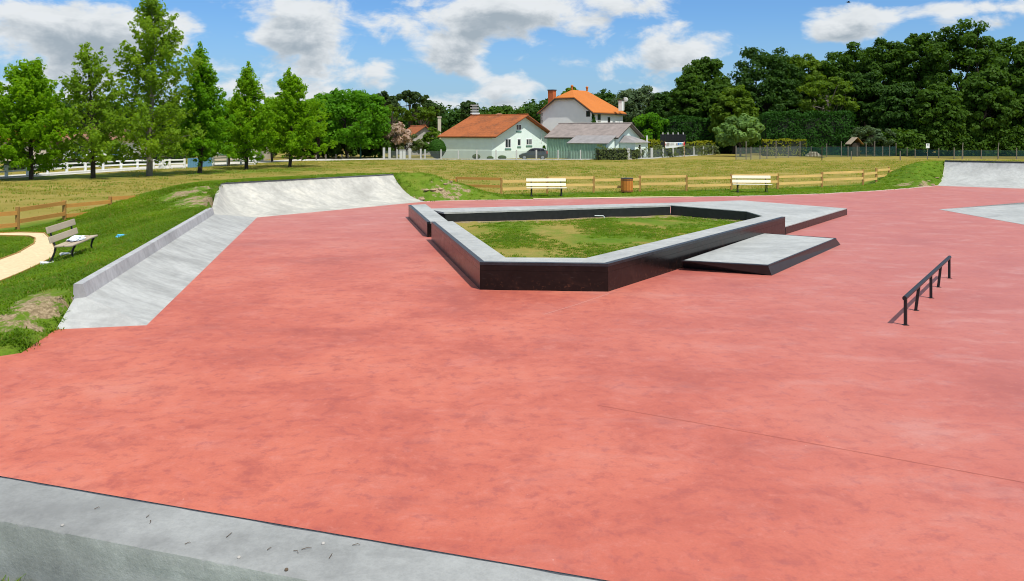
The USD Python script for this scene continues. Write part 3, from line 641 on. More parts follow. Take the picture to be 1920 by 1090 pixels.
ins = lambda pts, s, dz: [np.r_[(np.asarray(p)[:2] - np.mean([q[:2] for q in pts], 0)) * s + np.mean([q[:2] for q in pts], 0), p[2] + dz] for p in pts]
obj('concrete_top', rel(MB().prism(bk, hb - .06).mesh(), PO), M['conc_top'], grp)
obj('side_panel', rel(MB().prism(ins(bk, .992, -.06), -.02).mesh(), PO), M['bevel'], grp)
plat = [G(1258, 380.5, hb), G(1390, 376, .36), G(1588, 391, .26), G(1472, 425, .26), G(1441, 408.5, .40), G(1400, 396.5, .42), G(1258, 385, hb)]
grp = UsdGeom.Xform.Define(stage, f'{pl.GetPath()}/platform')
lowp = [p - [0, 0, .05] for p in plat]
obj('concrete_top', rel(MB().prism(plat, 0.20).mesh(), PO), M['conc_top'], grp)
pc = np.mean([p[:2] for p in plat], 0)
for a, b in ((plat[2], plat[3]), (plat[1], plat[2]), (plat[3], plat[4]), (plat[4], plat[5]), (plat[5], plat[6])):
    d = (b - a)[:2]; d = d / np.linalg.norm(d); o = np.array([d[1], -d[0]]); o = o if o @ (a[:2] - pc) > 0 else -o
    v = [np.r_[a[:2] + o * .006, -.02], np.r_[b[:2] + o * .006, -.02], np.r_[b[:2] + o * .006, b[2] - .025], np.r_[a[:2] + o * .006, a[2] - .025]]
    v = v + [x - np.r_[o * .03, 0] for x in v]
    obj('side_panel', rel((np.array(v), np.array([(0, 1, 2), (0, 2, 3), (4, 6, 5), (4, 7, 6), (3, 2, 6), (3, 6, 7), (0, 4, 5), (0, 5, 1), (1, 5, 6), (1, 6, 2), (0, 3, 7), (0, 7, 4)])), PO), M['panel'] if a is plat[2] else M['bevel'], grp)
# white pipe end on the inner wall
pp = G(1133, 408, .12); pm = MB(); pm.tube([pp + [-.35, .08, .06], pp + [-.04, 0, .06], pp + [0, -.02, .03], pp + [0, -.02, -.12]], .016, 8)
obj('drain_pipe', rel(pm.mesh(), PO), M['white'], pl, smooth=40)
lawn_poly = Polygon([tuple(p[:2]) for p in (inn_pts[0], inn_pts[1], inn_pts[2], inn_pts[3], plat[5], plat[6], bk[3])]).buffer(0.05)
lawn = sheet(lawn_poly, 0.06, 0.35, lambda x, y: (meshkit.fbm(np.stack([x * .6, y * .6, x * 0], -1), 3, 8) - .5) * .10)
lp = obj('planter_lawn', lawn, M['ground'], smooth=True, kind='structure')
lx, ly = lawn[0][:, 0], lawn[0][:, 1]
bd, _ = seg_dist(lx, ly, bk[3], plat[6]); bd2, _ = seg_dist(lx, ly, plat[6], plat[5]); bd3, _ = seg_dist(lx, ly, inn_pts[0], inn_pts[1])
UsdGeom.PrimvarsAPI(lp).CreatePrimvar('lush', Sdf.ValueTypeNames.FloatArray, 'vertex').Set(Vt.FloatArray.FromNumpy(np.clip(-0.12 + 1.1 * meshkit.fbm(np.stack([lx * .5, ly * .35, lx * 0], -1), 3, 2) , 0, 1).astype(np.float32)))
UsdGeom.PrimvarsAPI(lp).CreatePrimvar('dirt', Sdf.ValueTypeNames.FloatArray, 'vertex').Set(Vt.FloatArray.FromNumpy(np.clip(np.maximum(.75 - np.minimum(bd, bd2) * .7, .42 - bd3 * .25), 0.08, 1).astype(np.float32)))

# manual pad
mp = thing('manual_pad', 'low slant sided black pad with grey top against the planter\'s right ledge', 'skate pad', G(1447, 517))
MO = G(1447, 517); hp = 0.24
A, B_, C_, D_ = G(1278, 489, hp), G(1440, 498, hp), G(1567, 447, hp), G(1432, 438, hp)
A2, D2 = A + (B_ - A) * .03, D_
fA, fB, fC, fD = G(1279, 502), G(1447, 517), G(1576, 459), D_ * [1, 1, 0] + (D_ - B_) * .02 * [1, 1, 0]
obj('concrete_top', rel(MB().prism([x + [0, 0, .002] for x in (A * .985 + .015 * C_, B_ * .98 + .02 * D_, C_ * .985 + .015 * A, D_)], hp - .02).mesh(), MO), M['conc_top'], mp)
side = MB().add([A, B_, C_, D_, fA, fB, fC, fD], [(0, 4, 5), (0, 5, 1), (1, 5, 6), (1, 6, 2), (2, 6, 7), (2, 7, 3), (3, 7, 4), (3, 4, 0), (0, 1, 2), (0, 2, 3)])
obj('slanted_side', rel(side.mesh(), MO), M['bevel'], mp)
bv = MB()
for a, b in ((A, B_), (B_, C_), (C_, D_)): bv.bar(a + [0, 0, -.004], b + [0, 0, -.004], .035, .02)
obj('steel_edge', rel(bv.mesh(), MO), M['steel'], mp)

# flat rail
RO = G(1697.8, 609.8)
rail = thing('grind_rail', 'black round grind rail on five posts standing on the red floor', 'grind rail', RO)
r0, r1 = G(1697.8, 609.8), G(1780, 522)
rt = 0.475
ra, rb_ = np.r_[r0[:2], rt], np.r_[r1[:2], rt]
dr = (rb_ - ra) / np.linalg.norm(rb_ - ra)
tb = MB().tube([ra - dr * .09, ra, rb_, rb_ + dr * .05], 0.038, 16)
obj('rail_tube', rel(tb.mesh(), RO), M['black'], rail, smooth=40)
for i, b in enumerate([(1697.8, 609.8), (1717, 582.3), (1745.5, 559), (1759.2, 538.7), (1780, 522)]):
    foot = G(*b); t = np.dot((foot - ra)[:2], dr[:2]); top = ra + dr * t + (np.array([0, 0, 0])) - [0, 0, .02]
    obj('post', rel(MB().bar(foot + [0, 0, .005], top, .05, .05, up=dr).mesh(), RO), M['black'], rail)
    obj('foot_plate', rel(MB().box(foot + [0, 0, .004], (.09, .09, .008)).mesh(), RO), M['bevel'], rail)

# ------------------------------------------------------------------ vegetation
def leaf_mesh(centres, normals, size, rng, droop=0.0, aspect=0.75):
    """One bent leaf spray (two triangles) per centre, roughly facing its normal."""
    n = len(centres)
    nr = normals / (np.linalg.norm(normals, axis=1, keepdims=True) + 1e-9)
    r = rng.normal(size=(n, 3)); a = np.cross(nr, r); a /= np.linalg.norm(a, axis=1, keepdims=True) + 1e-9; b = np.cross(nr, a)
    s = (size * rng.uniform(.65, 1.35, n))[:, None] if np.ndim(size) == 0 else (size * rng.uniform(.65, 1.35, n))[:, None]
    fold = nr * s * rng.uniform(-.25, .25, n)[:, None]
    v = np.stack([centres - a * s * .5, centres - b * s * .5 * aspect + fold, centres + a * s * .5, centres + b * s * .5 * aspect + fold], 1).reshape(-1, 3)
    i = np.arange(n) * 4
    return v, np.vstack([np.stack([i, i + 1, i + 2], 1), np.stack([i, i + 2, i + 3], 1)])

def unit(rng, n):
    d = rng.normal(size=(n, 3)); return d / np.linalg.norm(d, axis=1, keepdims=True)

def clumps(centres, radii, per, size, rng, flat=0.8, up=0.35):
    """Leaf sprays on the upper shells of clumps."""
    c = np.repeat(centres, per, 0); r = np.repeat(radii, per)
    d = unit(rng, len(c)); d[:, 2] += up * rng.uniform(0, 1, len(c)); d /= np.linalg.norm(d, axis=1, keepdims=True)
    rad = r * rng.uniform(.35, 1.08, len(c)) ** .6
    p = c + d * rad[:, None] * np.array([1, 1, flat])
    nrm = d + unit(rng, len(c)) * .55 + [0, 0, .25]
    return leaf_mesh(p, nrm, size, rng)

def limb(mb, a, b, r0, r1, rng, n=5, bend=.12, sides=5):
    a, b = np.asarray(a, float), np.asarray(b, float); t = np.linspace(0, 1, n)
    ln = np.linalg.norm(b - a); off = rng.normal(size=3) * bend * ln
    p = a + (b - a) * t[:, None] + off * (np.sin(t * np.pi))[:, None]
    mb.tube(p, r0 + (r1 - r0) * t, sides); return p

def broadleaf(base, h, r, label, leaf='forest', seed=0, bottom=0.25, ncl=70, per=90, size=.55, name='tree', group=None, lobes=.35, bark='bark', top=1.0, trunk_r=None, category='tree', flat=.75, stretch=(1, 1), cl=(.13, .25)):
    """A tree with a trunk, limbs and a lobed crown of leafy clumps with gaps between them."""
    rng = np.random.default_rng(seed + 1000)
    t = thing(name, label, category, base, 0, group)
    cz, rz = h * (bottom + (1 - bottom) * .48), h * (1 - bottom) * .52
    d = unit(rng, ncl * 3); d = d[d[:, 2] > -.75][:ncl]
    lob = 1 + lobes * (meshkit.fbm(d * 1.7 + seed * 3.1, 2, seed) - .5) * 2
    rad = rng.uniform(.45, 1.0, len(d)) ** .5 * lob
    clr = rng.uniform(cl[0], cl[1], len(d)) * min(r, rz)
    c = d * (rad[:, None]) * np.array([(r - clr.mean()) * stretch[0], (r - clr.mean()) * stretch[1], rz - clr.mean() * .7]); c[:, 2] += cz
    c[:, 2] = np.minimum(c[:, 2], h - clr * flat * .9)
    crown = clumps(c, clr * 1.25, per, size, rng, flat)
    mb = MB(); tr = trunk_r or max(.12, h * .022)
    ttop = np.array([rng.normal() * r * .06, rng.normal() * r * .06, h * (bottom + (1 - bottom) * .6)])
    tp = limb(mb, [0, 0, -.25], ttop, tr * 1.25, tr * .35, rng, 7, .03, 7)
    for k in rng.permutation(len(c))[:16]:
        s = tp[rng.integers(2, 6)]
        limb(mb, s, c[k], tr * .35, tr * .08, rng, 5, .1, 4)
    obj('trunk', mb.mesh(), M[bark], t, smooth=True)
    obj('crown', crown, L[leaf], t)
    return t

def row_tree(base, h, r, label, leaf='row', seed=0, bare=0.0, low=.10, nb=70, size=.20, bark='bark', lean=0.0, group=None, dense=1.0, cone=.70):
    """A young open tree: a straight leader, rising branches with side twigs, leaves in loose bunches along them."""
    rng = np.random.default_rng(seed + 50)
    t = thing('row_tree', label, 'tree', base, 0, group)
    mb = MB(); tr = h * .014 + .03
    zz = np.linspace(-.2, h * .93, 10); sway = np.cumsum(rng.normal(size=(10, 2)) * h * .005, 0)
    sway[:, 0] += lean * (zz / h) ** 2
    tp = np.c_[sway - sway[0], zz]
    mb.tube(tp, tr * (1 - np.clip(zz / h, 0, 1)) ** .9 + .012, 7)
    cs, rs = [], []
    for k in range(nb):
        u = ((k + rng.uniform(0, 1)) / nb) ** .95
        z = h * (low + (.90 - low) * u)
        prof = np.clip(1.03 - u, 0, 1) ** cone * np.clip(.78 + u * 2.4, 0, 1)
        az = k * 2.399 + rng.normal() * .6
        lobe = .62 + .76 * float(meshkit.noise(np.array([math.cos(az) * 1.4 + seed, math.sin(az) * 1.4, u * 5.0])))
        upa = math.radians(16 + 44 * u + rng.normal() * 8)
        ln = (r * prof * lobe * rng.uniform(.75, 1.15) + .25) / max(.45, math.cos(upa)) ** .6
        ln = min(ln, (h * 1.0 - z) / max(.2, math.sin(upa)) if u > .5 else ln)
        o = np.array([np.interp(z, tp[:, 2], tp[:, 0]), np.interp(z, tp[:, 2], tp[:, 1]), z])
        d = np.array([math.cos(az) * math.cos(upa), math.sin(az) * math.cos(upa), math.sin(upa)])
        e = o + ln * d
        limb(mb, o, e, .014 + .02 * (1 - u), .005, rng, 4, .06, 3)
        thin = rng.uniform() < bare * (u ** .6) * 1.25
        m = max(2, int(ln / .26))
        for s in np.linspace(.22, 1.0, m):
            if thin and rng.uniform() < .7: continue
            q = o + (e - o) * s
            for w in range(2 if s < .95 else 1):
                tw = rng.normal(size=3) * .8 + d * .5 + [0, 0, .5]; tw /= np.linalg.norm(tw)
                x = q + tw * ln * .22 * rng.uniform(.2, 1.2) * (1.15 - s * .6)
                cs.append(x); rs.append(rng.uniform(.15, .30))
    for s in np.linspace(.80, 1.0, 14):
        cs.append(np.array([np.interp(h * .93, tp[:, 2], tp[:, 0]), np.interp(h * .93, tp[:, 2], tp[:, 1]), h * s]) + rng.normal(size=3) * [.16, .16, .05] * (1.4 - s)); rs.append(.18)
    cs, rs = np.array(cs), np.array(rs)
    crown = clumps(cs, rs, max(5, int(11 * dense)), size, rng, .85, .25)
    obj('trunk', mb.mesh(), M[bark], t, smooth=True)
    obj('crown', crown, L[leaf], t)
    return t

def tree_px(px, base_py, top_py, width_px, fn, label, z=None, **kw):
    b = G(px, base_py) if z is None else P(px, z)
    return fn(b, H(top_py, b[1]), width_px / 2 * b[1] / F * (1.26 if fn is row_tree else 1.0), label, **kw)

tree_px(58, 337, 116, 140, row_tree, 'bushy bright green tree at the far left end of the row, short forked top', seed=1, low=.07, nb=110, dense=1.2)
tree_px(174.6, 334, 82, 122, row_tree, 'ragged olive green tree second from left in the row, its thin top half bare', seed=2, leaf='row_olive', bare=.7, low=.08, nb=96, lean=-.6)
tree_px(280, 330, -24, 160, row_tree, 'tallest tree of the row, its airy crown reaching the top of the picture', seed=3, cone=.8, leaf='row_olive', low=.07, nb=150, dense=.85, bark='pale_bark', bare=.2)
tree_px(374, 325.5, 80, 98, row_tree, 'slim dark green tree just right of the tallest tree, dense to its pointed top', cone=1.0, seed=4, leaf='row_dark', low=.08, nb=112, dense=1.35)
tree_px(462, 318, 117, 92, row_tree, 'pointed bright green tree in front of the right end of the white fence', cone=1.0, seed=5, low=.07, nb=105, dense=1.25)
tree_px(543, 314, 129, 116, row_tree, 'bright green cone shaped tree, last of the row before the big round tree', cone=1.0, seed=6, low=.07, nb=110, dense=1.25)
tree_px(428, 312, 192, 70, row_tree, 'small low tree half hidden between two taller row trees near the blue gate', seed=7, low=.15, nb=60)
tree_px(511, 304, 186, 92, row_tree, 'short broad green tree between the last two cone shaped row trees', seed=8, low=.10, nb=70)
tree_px(-55, 338, 140, 130, row_tree, 'green row tree mostly cut off by the left edge of the view', seed=9, low=.09, nb=80)

BL = broadleaf
tree_px(652, 297, 163, 176, BL, 'big rounded dense green tree behind the green lamp post', leaf='lime', seed=11, bottom=.05, ncl=230, per=62, size=.40, lobes=.2, cl=(.09, .17))
tree_px(595, 297, 182, 90, BL, 'round green tree filling the gap left of the big rounded tree', z=106, leaf='lime', seed=12, bottom=.08, ncl=60, per=80, size=.42)
# pines and woods behind the village
def pine(px, z, top, w, label, seed, leaf='pine', crown=.45):
    return broadleaf(P(px, z), H(top, z), w / 2 * z / F, label, leaf, seed, bottom=1 - crown, ncl=36, per=90, size=.6, name='pine_tree', lobes=.5, trunk_r=.28, category='pine tree', flat=.55)
pine(715, 170, 172, 66, 'dark umbrella pine just right of the big rounded tree top', 21)
pine(768, 165, 166, 78, 'tall dark pine with the highest crown above the red roofed house at left', 22, crown=.4)
pine(800, 175, 184, 60, 'dark pine whose crown slopes down to the right above the flowering shrub', 23)
pine(738, 150, 196, 76, 'lighter green pine with open trunks below its flat crown', 24, 'forest_light', .38)
pine(790, 152, 200, 70, 'light green flat crowned pine left of the old cream chimney', 25, 'forest_light', .36)
pine(882, 175, 184, 42, 'small dark pine standing up behind the stacked stone chimney', 26, crown=.5)
far = [(840, 205, 100, 'forest_dark'), (900, 207, 90, 'forest'), (955, 194, 100, 'forest'), (1000, 190, 90, 'forest_dark'), (1075, 157, 60, 'forest_light'), (1030, 185, 70, 'forest_dark'), (1130, 163, 90, 'forest_dark')]
wh = ['low dark tree left of the stacked stone chimney on the horizon', 'green tree directly behind the ridge of the brown roof', 'mid green bushy tree above the ridge of the mint house', 'dark tree just left of the red brick chimney',
      'pale green tree top poking above the orange roof ridge', 'dark tree touching the red brick chimney of the white house', 'dark tree behind the right half of the orange roof']
for k, (px, top, w, lf) in enumerate(far):
    z = 190 if k != 4 else 165
    broadleaf(P(px, z), H(top, z), w / 2 * z / F, wh[k], lf, 30 + k, bottom=.1, ncl=50, per=70, size=.75)
# the wood on the right
wood = [(1195, 172, 158, 120, 'greygreen', 'grey green broad tree right of the white house chimney', .1), (1255, 165, 170, 90, 'forest_dark', 'dark round tree between the grey green tree and the wood', .1),
        (1318, 150, 98, 110, 'forest', 'leafy tree at the left end of the wood, top against the sky', .12), (1432, 140, 84, 150, 'forest_dark', 'broad dark green tree with a domed top left of the yellow green tree', .06),
        (1290, 142, 140, 90, 'forest', 'lower olive tree below the left end of the wood', .1), (1376, 132, 158, 92, 'forest_light', 'pointed light green tree right behind the pale round bush', .05),
        (1352, 140, 150, 90, 'forest', 'mid green tree between the olive tree and the pointed light green tree', .08),
        (1515, 150, 88, 110, 'forest_light', 'light topped tall tree behind the yellow green tree', .2), (1590, 146, 80, 120, 'forest', 'tall tree in the middle of the wood, its top in the light', .12),
        (1660, 140, 66, 130, 'forest', 'tall tree of the wood left of the two highest crowns', .1), (1725, 136, 52, 120, 'forest', 'tall tree of the wood, second highest crown', .08),
        (1806, 128, 36, 150, 'forest', 'highest tree of the wood, wide crown above the sign post', .05), (1885, 130, 54, 130, 'forest', 'tall leafy tree at the right edge of the view', .05),
        (1965, 132, 58, 150, 'forest_dark', 'dark tree of the wood cut off by the right edge', .05),
        (1620, 132, 130, 110, 'forest_dark', 'shadowy tree inside the wood right of the clipped hedge', .03), (1690, 126, 150, 110, 'forest_dark', 'low dark understorey tree left of the white sign', .02),
        (1760, 122, 150, 110, 'forest', 'leafy understorey tree with drooping boughs behind the white sign', .02), (1850, 121, 130, 120, 'forest', 'leafy tree with low hanging boughs above the right quarter pipe', .02), (1930, 121, 140, 110, 'forest', 'low boughed tree in the right corner behind the netting', .02),
        (1560, 158, 110, 120, 'forest_dark', 'dark tree filling the wood behind the yellow green tree', .05), (1480, 156, 100, 110, 'forest_dark', 'dark tree in shade between two light topped trees', .05)]
for k, (px, z, top, w, lf, lb, bot) in enumerate(wood):
    broadleaf(P(px, z), H(top, z), w / 2 * z / F, lb, lf, 60 + k, bottom=min(bot, .04), ncl=230, per=72, size=.50, lobes=.22, flat=.65, cl=(.10, .18))
tree_px(1550, 0, 134, 134, BL, 'yellow green spreading tree with pale branches above the clipped hedge', z=131, leaf='forest_light', seed=90, bottom=.42, ncl=60, per=70, size=.45, bark='pale_bark', lobes=.3, flat=.5)
tree_px(1388, 0, 214, 98, BL, 'pale round leafy bush with dark trunk at the corner of the wire fences', z=117, leaf='bush', seed=91, bottom=.16, ncl=60, per=80, size=.42, name='round_bush', category='bush', lobes=.3)
tree_px(1637, 0, 231, 86, BL, 'small grey green fruit tree right of the little hut', z=121, leaf='greygreen', seed=92, bottom=.12, ncl=40, per=70, size=.35)
tree_px(1215, 0, 205, 80, BL, 'bright green shrub tree right behind the tin shed', z=135, leaf='lime', seed=93, bottom=.03, ncl=40, per=80, size=.42)
tree_px(745, 0, 226, 62, BL, 'tall shrub covered in pale pink blossom left of the topiary', z=111, leaf='pink', seed=94, bottom=.25, ncl=34, per=60, size=.3, name='flowering_shrub', category='shrub', lobes=.4)
tree_px(760, 0, 246, 70, BL, 'leafy green shrub growing under the pink blossom', z=113, leaf='olive', seed=95, bottom=.05, ncl=30, per=60, size=.3, name='garden_shrub', category='shrub')
tree_px(808, 0, 238, 44, BL, 'small green garden tree in front of the ruined gable', z=116, leaf='forest_light', seed=96, bottom=.3, ncl=26, per=60, size=.3)
tree_px(790, 0, 256, 40, BL, 'dark low shrub beside the ruined gable', z=114, leaf='forest', seed=97, bottom=.02, ncl=24, per=60, size=.3, name='garden_shrub', category='shrub')

def mass(name, label, a, b, depth, h0, h1, n, per, size, leaf, seed):
    """A far band of wood or undergrowth that reads as one mass: many leafy clumps on low stems."""
    rng = np.random.default_rng(seed); t_ = rng.uniform(0, 1, n); a, b = np.asarray(a), np.asarray(b)
    c = a + (b - a) * t_[:, None] + np.c_[rng.normal(size=n) * .6, rng.uniform(0, depth, n), np.zeros(n)]
    prof = h0 + (h1 - h0) * meshkit.fbm(np.c_[t_ * np.linalg.norm(b - a) / 9, t_ * 0, t_ * 0], 3, seed)
    c[:, 2] = prof * rng.uniform(.1, 1.0, n) ** .8
    obj(name, clumps(c, rng.uniform(.6, 1.25, n) * (h1 / 5), per, size, rng, .8), L[leaf], kind='stuff', label=label, category='wood')
mass('undergrowth', 'dark undergrowth filling the foot of the wood behind the netting fences', P(1190, 138), P(2080, 126), 9, 2.2, 4.6, 1500, 55, .5, 'forest', 401)
mass('undergrowth_001', 'leafy dark brush along the wood edge behind the netting at right', P(1665, 120), P(2090, 116), 4, 2.0, 4.8, 800, 60, .45, 'forest', 405)
mass('far_wood', 'far belt of dark woodland behind the village houses', P(-250, 215), P(1300, 225), 12, 6, 13, 1100, 60, 1.1, 'forest_dark', 402)
mass('far_wood_001', 'far belt of woodland closing the view behind the right hand wood', P(1250, 190), P(2150, 170), 12, 7, 14, 800, 60, 1.1, 'forest_dark', 403)
mass('garden_thicket', 'dark shrubs filling the gardens behind the row of trees and the big rounded tree', P(-150, 104), P(725, 109), 5, 1.4, 3.6, 700, 55, .42, 'forest', 404)

def hedge(a, b, hgt, dep, label, leaf='hedge', name='hedge', seed=0, size=.28, dens=34, rough=.12, category='hedge', taper=0.9):
    """A clipped hedge between two points: leaf sprays over its faces, dark twigs inside."""
    rng = np.random.default_rng(seed + 300); a, b = np.asarray(a, float), np.asarray(b, float)
    d = (b - a)[:2]; ln = np.linalg.norm(d); d /= ln; n = np.array([-d[1], d[0]])
    t = thing(name, label, category, a)
    m = int(dens * ln * (2 * hgt + dep))
    per = rng.uniform(0, 2 * hgt + dep, m); s = rng.uniform(0, ln, m)
    side = np.where(per < hgt, -1, np.where(per < 2 * hgt, 1, 0))
    zz = np.where(per < hgt, per, np.where(per < 2 * hgt, per - hgt, hgt)); off = np.where(side != 0, side * dep / 2 * (1 - (1 - taper) * zz / hgt), per - 2 * hgt - dep / 2)
    bul = (meshkit.fbm(np.c_[s * .7, zz * .7, side * 5.0], 3, seed) - .5) * rough * 6 + rng.normal(size=m) * rough * .5
    off = off + np.where(side != 0, side, 0) * bul; zz = zz + np.where(side == 0, bul, 0)
    p = np.c_[s[:, None] * d[None] + off[:, None] * n[None], np.maximum(zz, .03)]
    nr = np.c_[side[:, None] * n[None], np.where(side == 0, 1.0, .25)] + unit(rng, m) * .85
    ends = int(dens * dep * hgt); 
    for e in (0.0, ln):
        q = np.c_[np.full(ends, e)[:, None] * d[None] + rng.uniform(-dep / 2, dep / 2, ends)[:, None] * n[None] + (rng.normal(size=ends) * rough)[:, None] * d[None], rng.uniform(0.03, hgt, ends)]
        p = np.vstack([p, q]); nr = np.vstack([nr, np.c_[np.full(ends, -1 if e == 0 else 1)[:, None] * d[None], np.full(ends, .2)] + unit(rng, ends) * .6])
    core = MB().frame(np.r_[-n * dep * .36, .0], np.r_[d * ln, 0], np.r_[n * dep * .72, 0], [0, 0, hgt * .9])
    obj('twigs', core.mesh(), M['hedge_core'], t)
    obj('foliage', leaf_mesh(p, nr, size, rng), L[leaf], t)
    return t
M['hedge_core'] = plain('hedge_twigs', (0.012, 0.018, 0.008), 0.95)
hedge(P(1198, 136), P(1440, 136), H(222, 136), 2.2, 'long low dark clipped hedge behind the black screen', seed=1, size=.30, dens=48, rough=.2)
hedge(P(1432, 124), P(1594, 124), H(214, 124), 2.6, 'high square dark clipped hedge left of the little hut', seed=2, size=.28, dens=60, rough=.26)
hedge(P(1290, 128), P(1336, 128), H(267, 128), .9, 'yellow green clipped hedge right of the banner', 'yellow', seed=3)
hedge(P(1206, 118), P(1236, 118), H(264, 118), 1.2, 'short yellow green hedge between the shed and the banner', 'yellow', seed=4)
hedge(P(1430, 119), P(1510, 119), H(262, 119), .6, 'yellow green vine on top of the grey plank fence', 'yellow', seed=5, size=.24, name='climbing_vine', category='vine')
hedge(P(1120, 101.2), P(1174, 101.8), H(279, 101), 1.3, 'olive shrub hedge behind the wire fence below the tin shed', 'olive', seed=6, size=.2, dens=60, rough=.2)
hedge(P(1181, 104), P(1338, 128), 1.3, 1.1, 'long olive shrub hedge receding behind the wire fence posts', 'olive', seed=7, size=.22, dens=46, rough=.2)
hedge(P(10, 73), P(345, 89), .95, .8, 'low dark hedge running behind the white rail fence', 'forest_dark', seed=8, size=.2, dens=30)

def topiary(px, py, w, top, z, label, leaf='topiary', seed=0, egg=1.0, name='topiary_bush'):
    rng = np.random.default_rng(seed + 700)
    b = P(px, z); r = w / 2 * z / F; h = H(top, z)
    t = thing(name, label, 'bush', b)
    n = int(2200 * max(.25, r)); d = unit(rng, n); d[:, 2] = np.abs(d[:, 2]) * np.where(rng.uniform(size=n) < .25, -.7, 1)
    p = d * [r, r, h / 2] * rng.uniform(.93, 1.03, n)[:, None]; p[:, 2] += h / 2
    p[:, 2] = np.maximum(p[:, 2], .02)
    sph = trimesh.creation.icosphere(2, 1.0); sph.apply_scale([r * .93, r * .93, h * .465]); sph.apply_translation([0, 0, h * .5])
    obj('twigs', sph, M['hedge_core'], t)
    obj('foliage', leaf_mesh(p, d + unit(rng, n) * .35, .16 + .04 * r, rng), L[leaf], t)
topiary(820, 300, 32, 261, 103.6, 'tall egg shaped clipped dark bush at the left corner of the mint house', seed=1)
topiary(893, 300, 14, 289.5, 102.8, 'small round clipped bush against the shaded mint wall', seed=2, leaf='olive')
topiary(919, 300, 12, 293.5, 102.6, 'tiny flat bush at the near corner of the mint house', seed=3, leaf='forest_light')
topiary(941.5, 300, 15, 292, 102.6, 'low round bush below the tall window of the mint house', seed=4, leaf='forest_light')
topiary(1020, 270, 7, 273, 112.0, 'tiny potted green plant under the annex window', seed=5, leaf='lime', name='potted_plant')

# ------------------------------------------------------------------ houses
def V(a, z=0.0): return np.array([math.cos(a), math.sin(a), 0.0])
def house_frame(K, th): return np.asarray(K, float), V(th), np.array([-math.sin(th), math.cos(th), 0.0])
UP = np.array([0, 0, 1.0])

def slab(mb, a, b, c, d, th_):
    """A roof plane a-b-c-d with thickness th_ downwards."""
    v = [np.asarray(x, float) for x in (a, b, c, d)]; lo = [x - UP * th_ for x in v]
    n = np.cross(v[1] - v[0], v[2] - v[0])
    if n[2] < 0: v, lo = v[::-1], lo[::-1]
    mb.add(v + lo, [(0, 1, 2), (0, 2, 3), (6, 5, 4), (7, 6, 4)] + [t for i in range(4) for t in ((i, i + 4, (i + 1) % 4 + 4), (i, (i + 1) % 4 + 4, (i + 1) % 4))])

def gable_walls(K, u, v, W, Ln, he, hr, base=0.0):
    """Walls of a gabled house as one closed shell: gables along u, length along v."""
    p = lambda a, b, z: K + u * a + v * b + UP * z
    mb = MB()
    pts = [p(0, 0, base), p(W, 0, base), p(W, 0, he), p(W / 2, 0, hr), p(0, 0, he), p(0, Ln, base), p(W, Ln, base), p(W, Ln, he), p(W / 2, Ln, hr), p(0, Ln, he)]
    mb.add(pts, [(0, 1, 2), (0, 2, 4), (4, 2, 3), (5, 7, 6), (5, 9, 7), (9, 8, 7), (0, 4, 9), (0, 9, 5), (1, 6, 7), (1, 7, 2)])
    return mb.mesh()

def window(parent, o, du, n, w, h, frame='white', mull=1, sill='sill', fw=.09, proud=.05, hood=None, O=np.zeros(3), transom=False):
    """A window at o (lower left on the wall), along du, facing n: frame, pane and sill."""
    g_ = UsdGeom.Xform.Define(stage, numbered(f'{parent.GetPath()}/window'))
    fr_ = MB()
    def bar(a0, a1, z0, z1, dep): fr_.frame(o + du * a0 + UP * z0 - n * .04 - O, du * (a1 - a0), n * (dep + .04), UP * (z1 - z0))
    bar(-fw, 0, -fw, h + fw, proud); bar(w, w + fw, -fw, h + fw, proud); bar(0, w, -fw, 0, proud); bar(0, w, h, h + fw, proud)
    for k in range(mull): bar(w * (k + 1) / (mull + 1) - fw * .4, w * (k + 1) / (mull + 1) + fw * .4, 0, h, proud * .8)
    if transom: bar(0, w, h * .62, h * .62 + fw * .6, proud * .75)
    obj('frame', fr_.mesh(), M[frame], g_)
    obj('pane', MB().frame(o + n * .008 - O, du * w, n * .004, UP * h).mesh(), M['glass'], g_)
    if sill: obj('sill', MB().frame(o - du * .12 - UP * (fw + .24) - O, du * (w + .24), n * .07, UP * .13).mesh(), M[sill], g_)

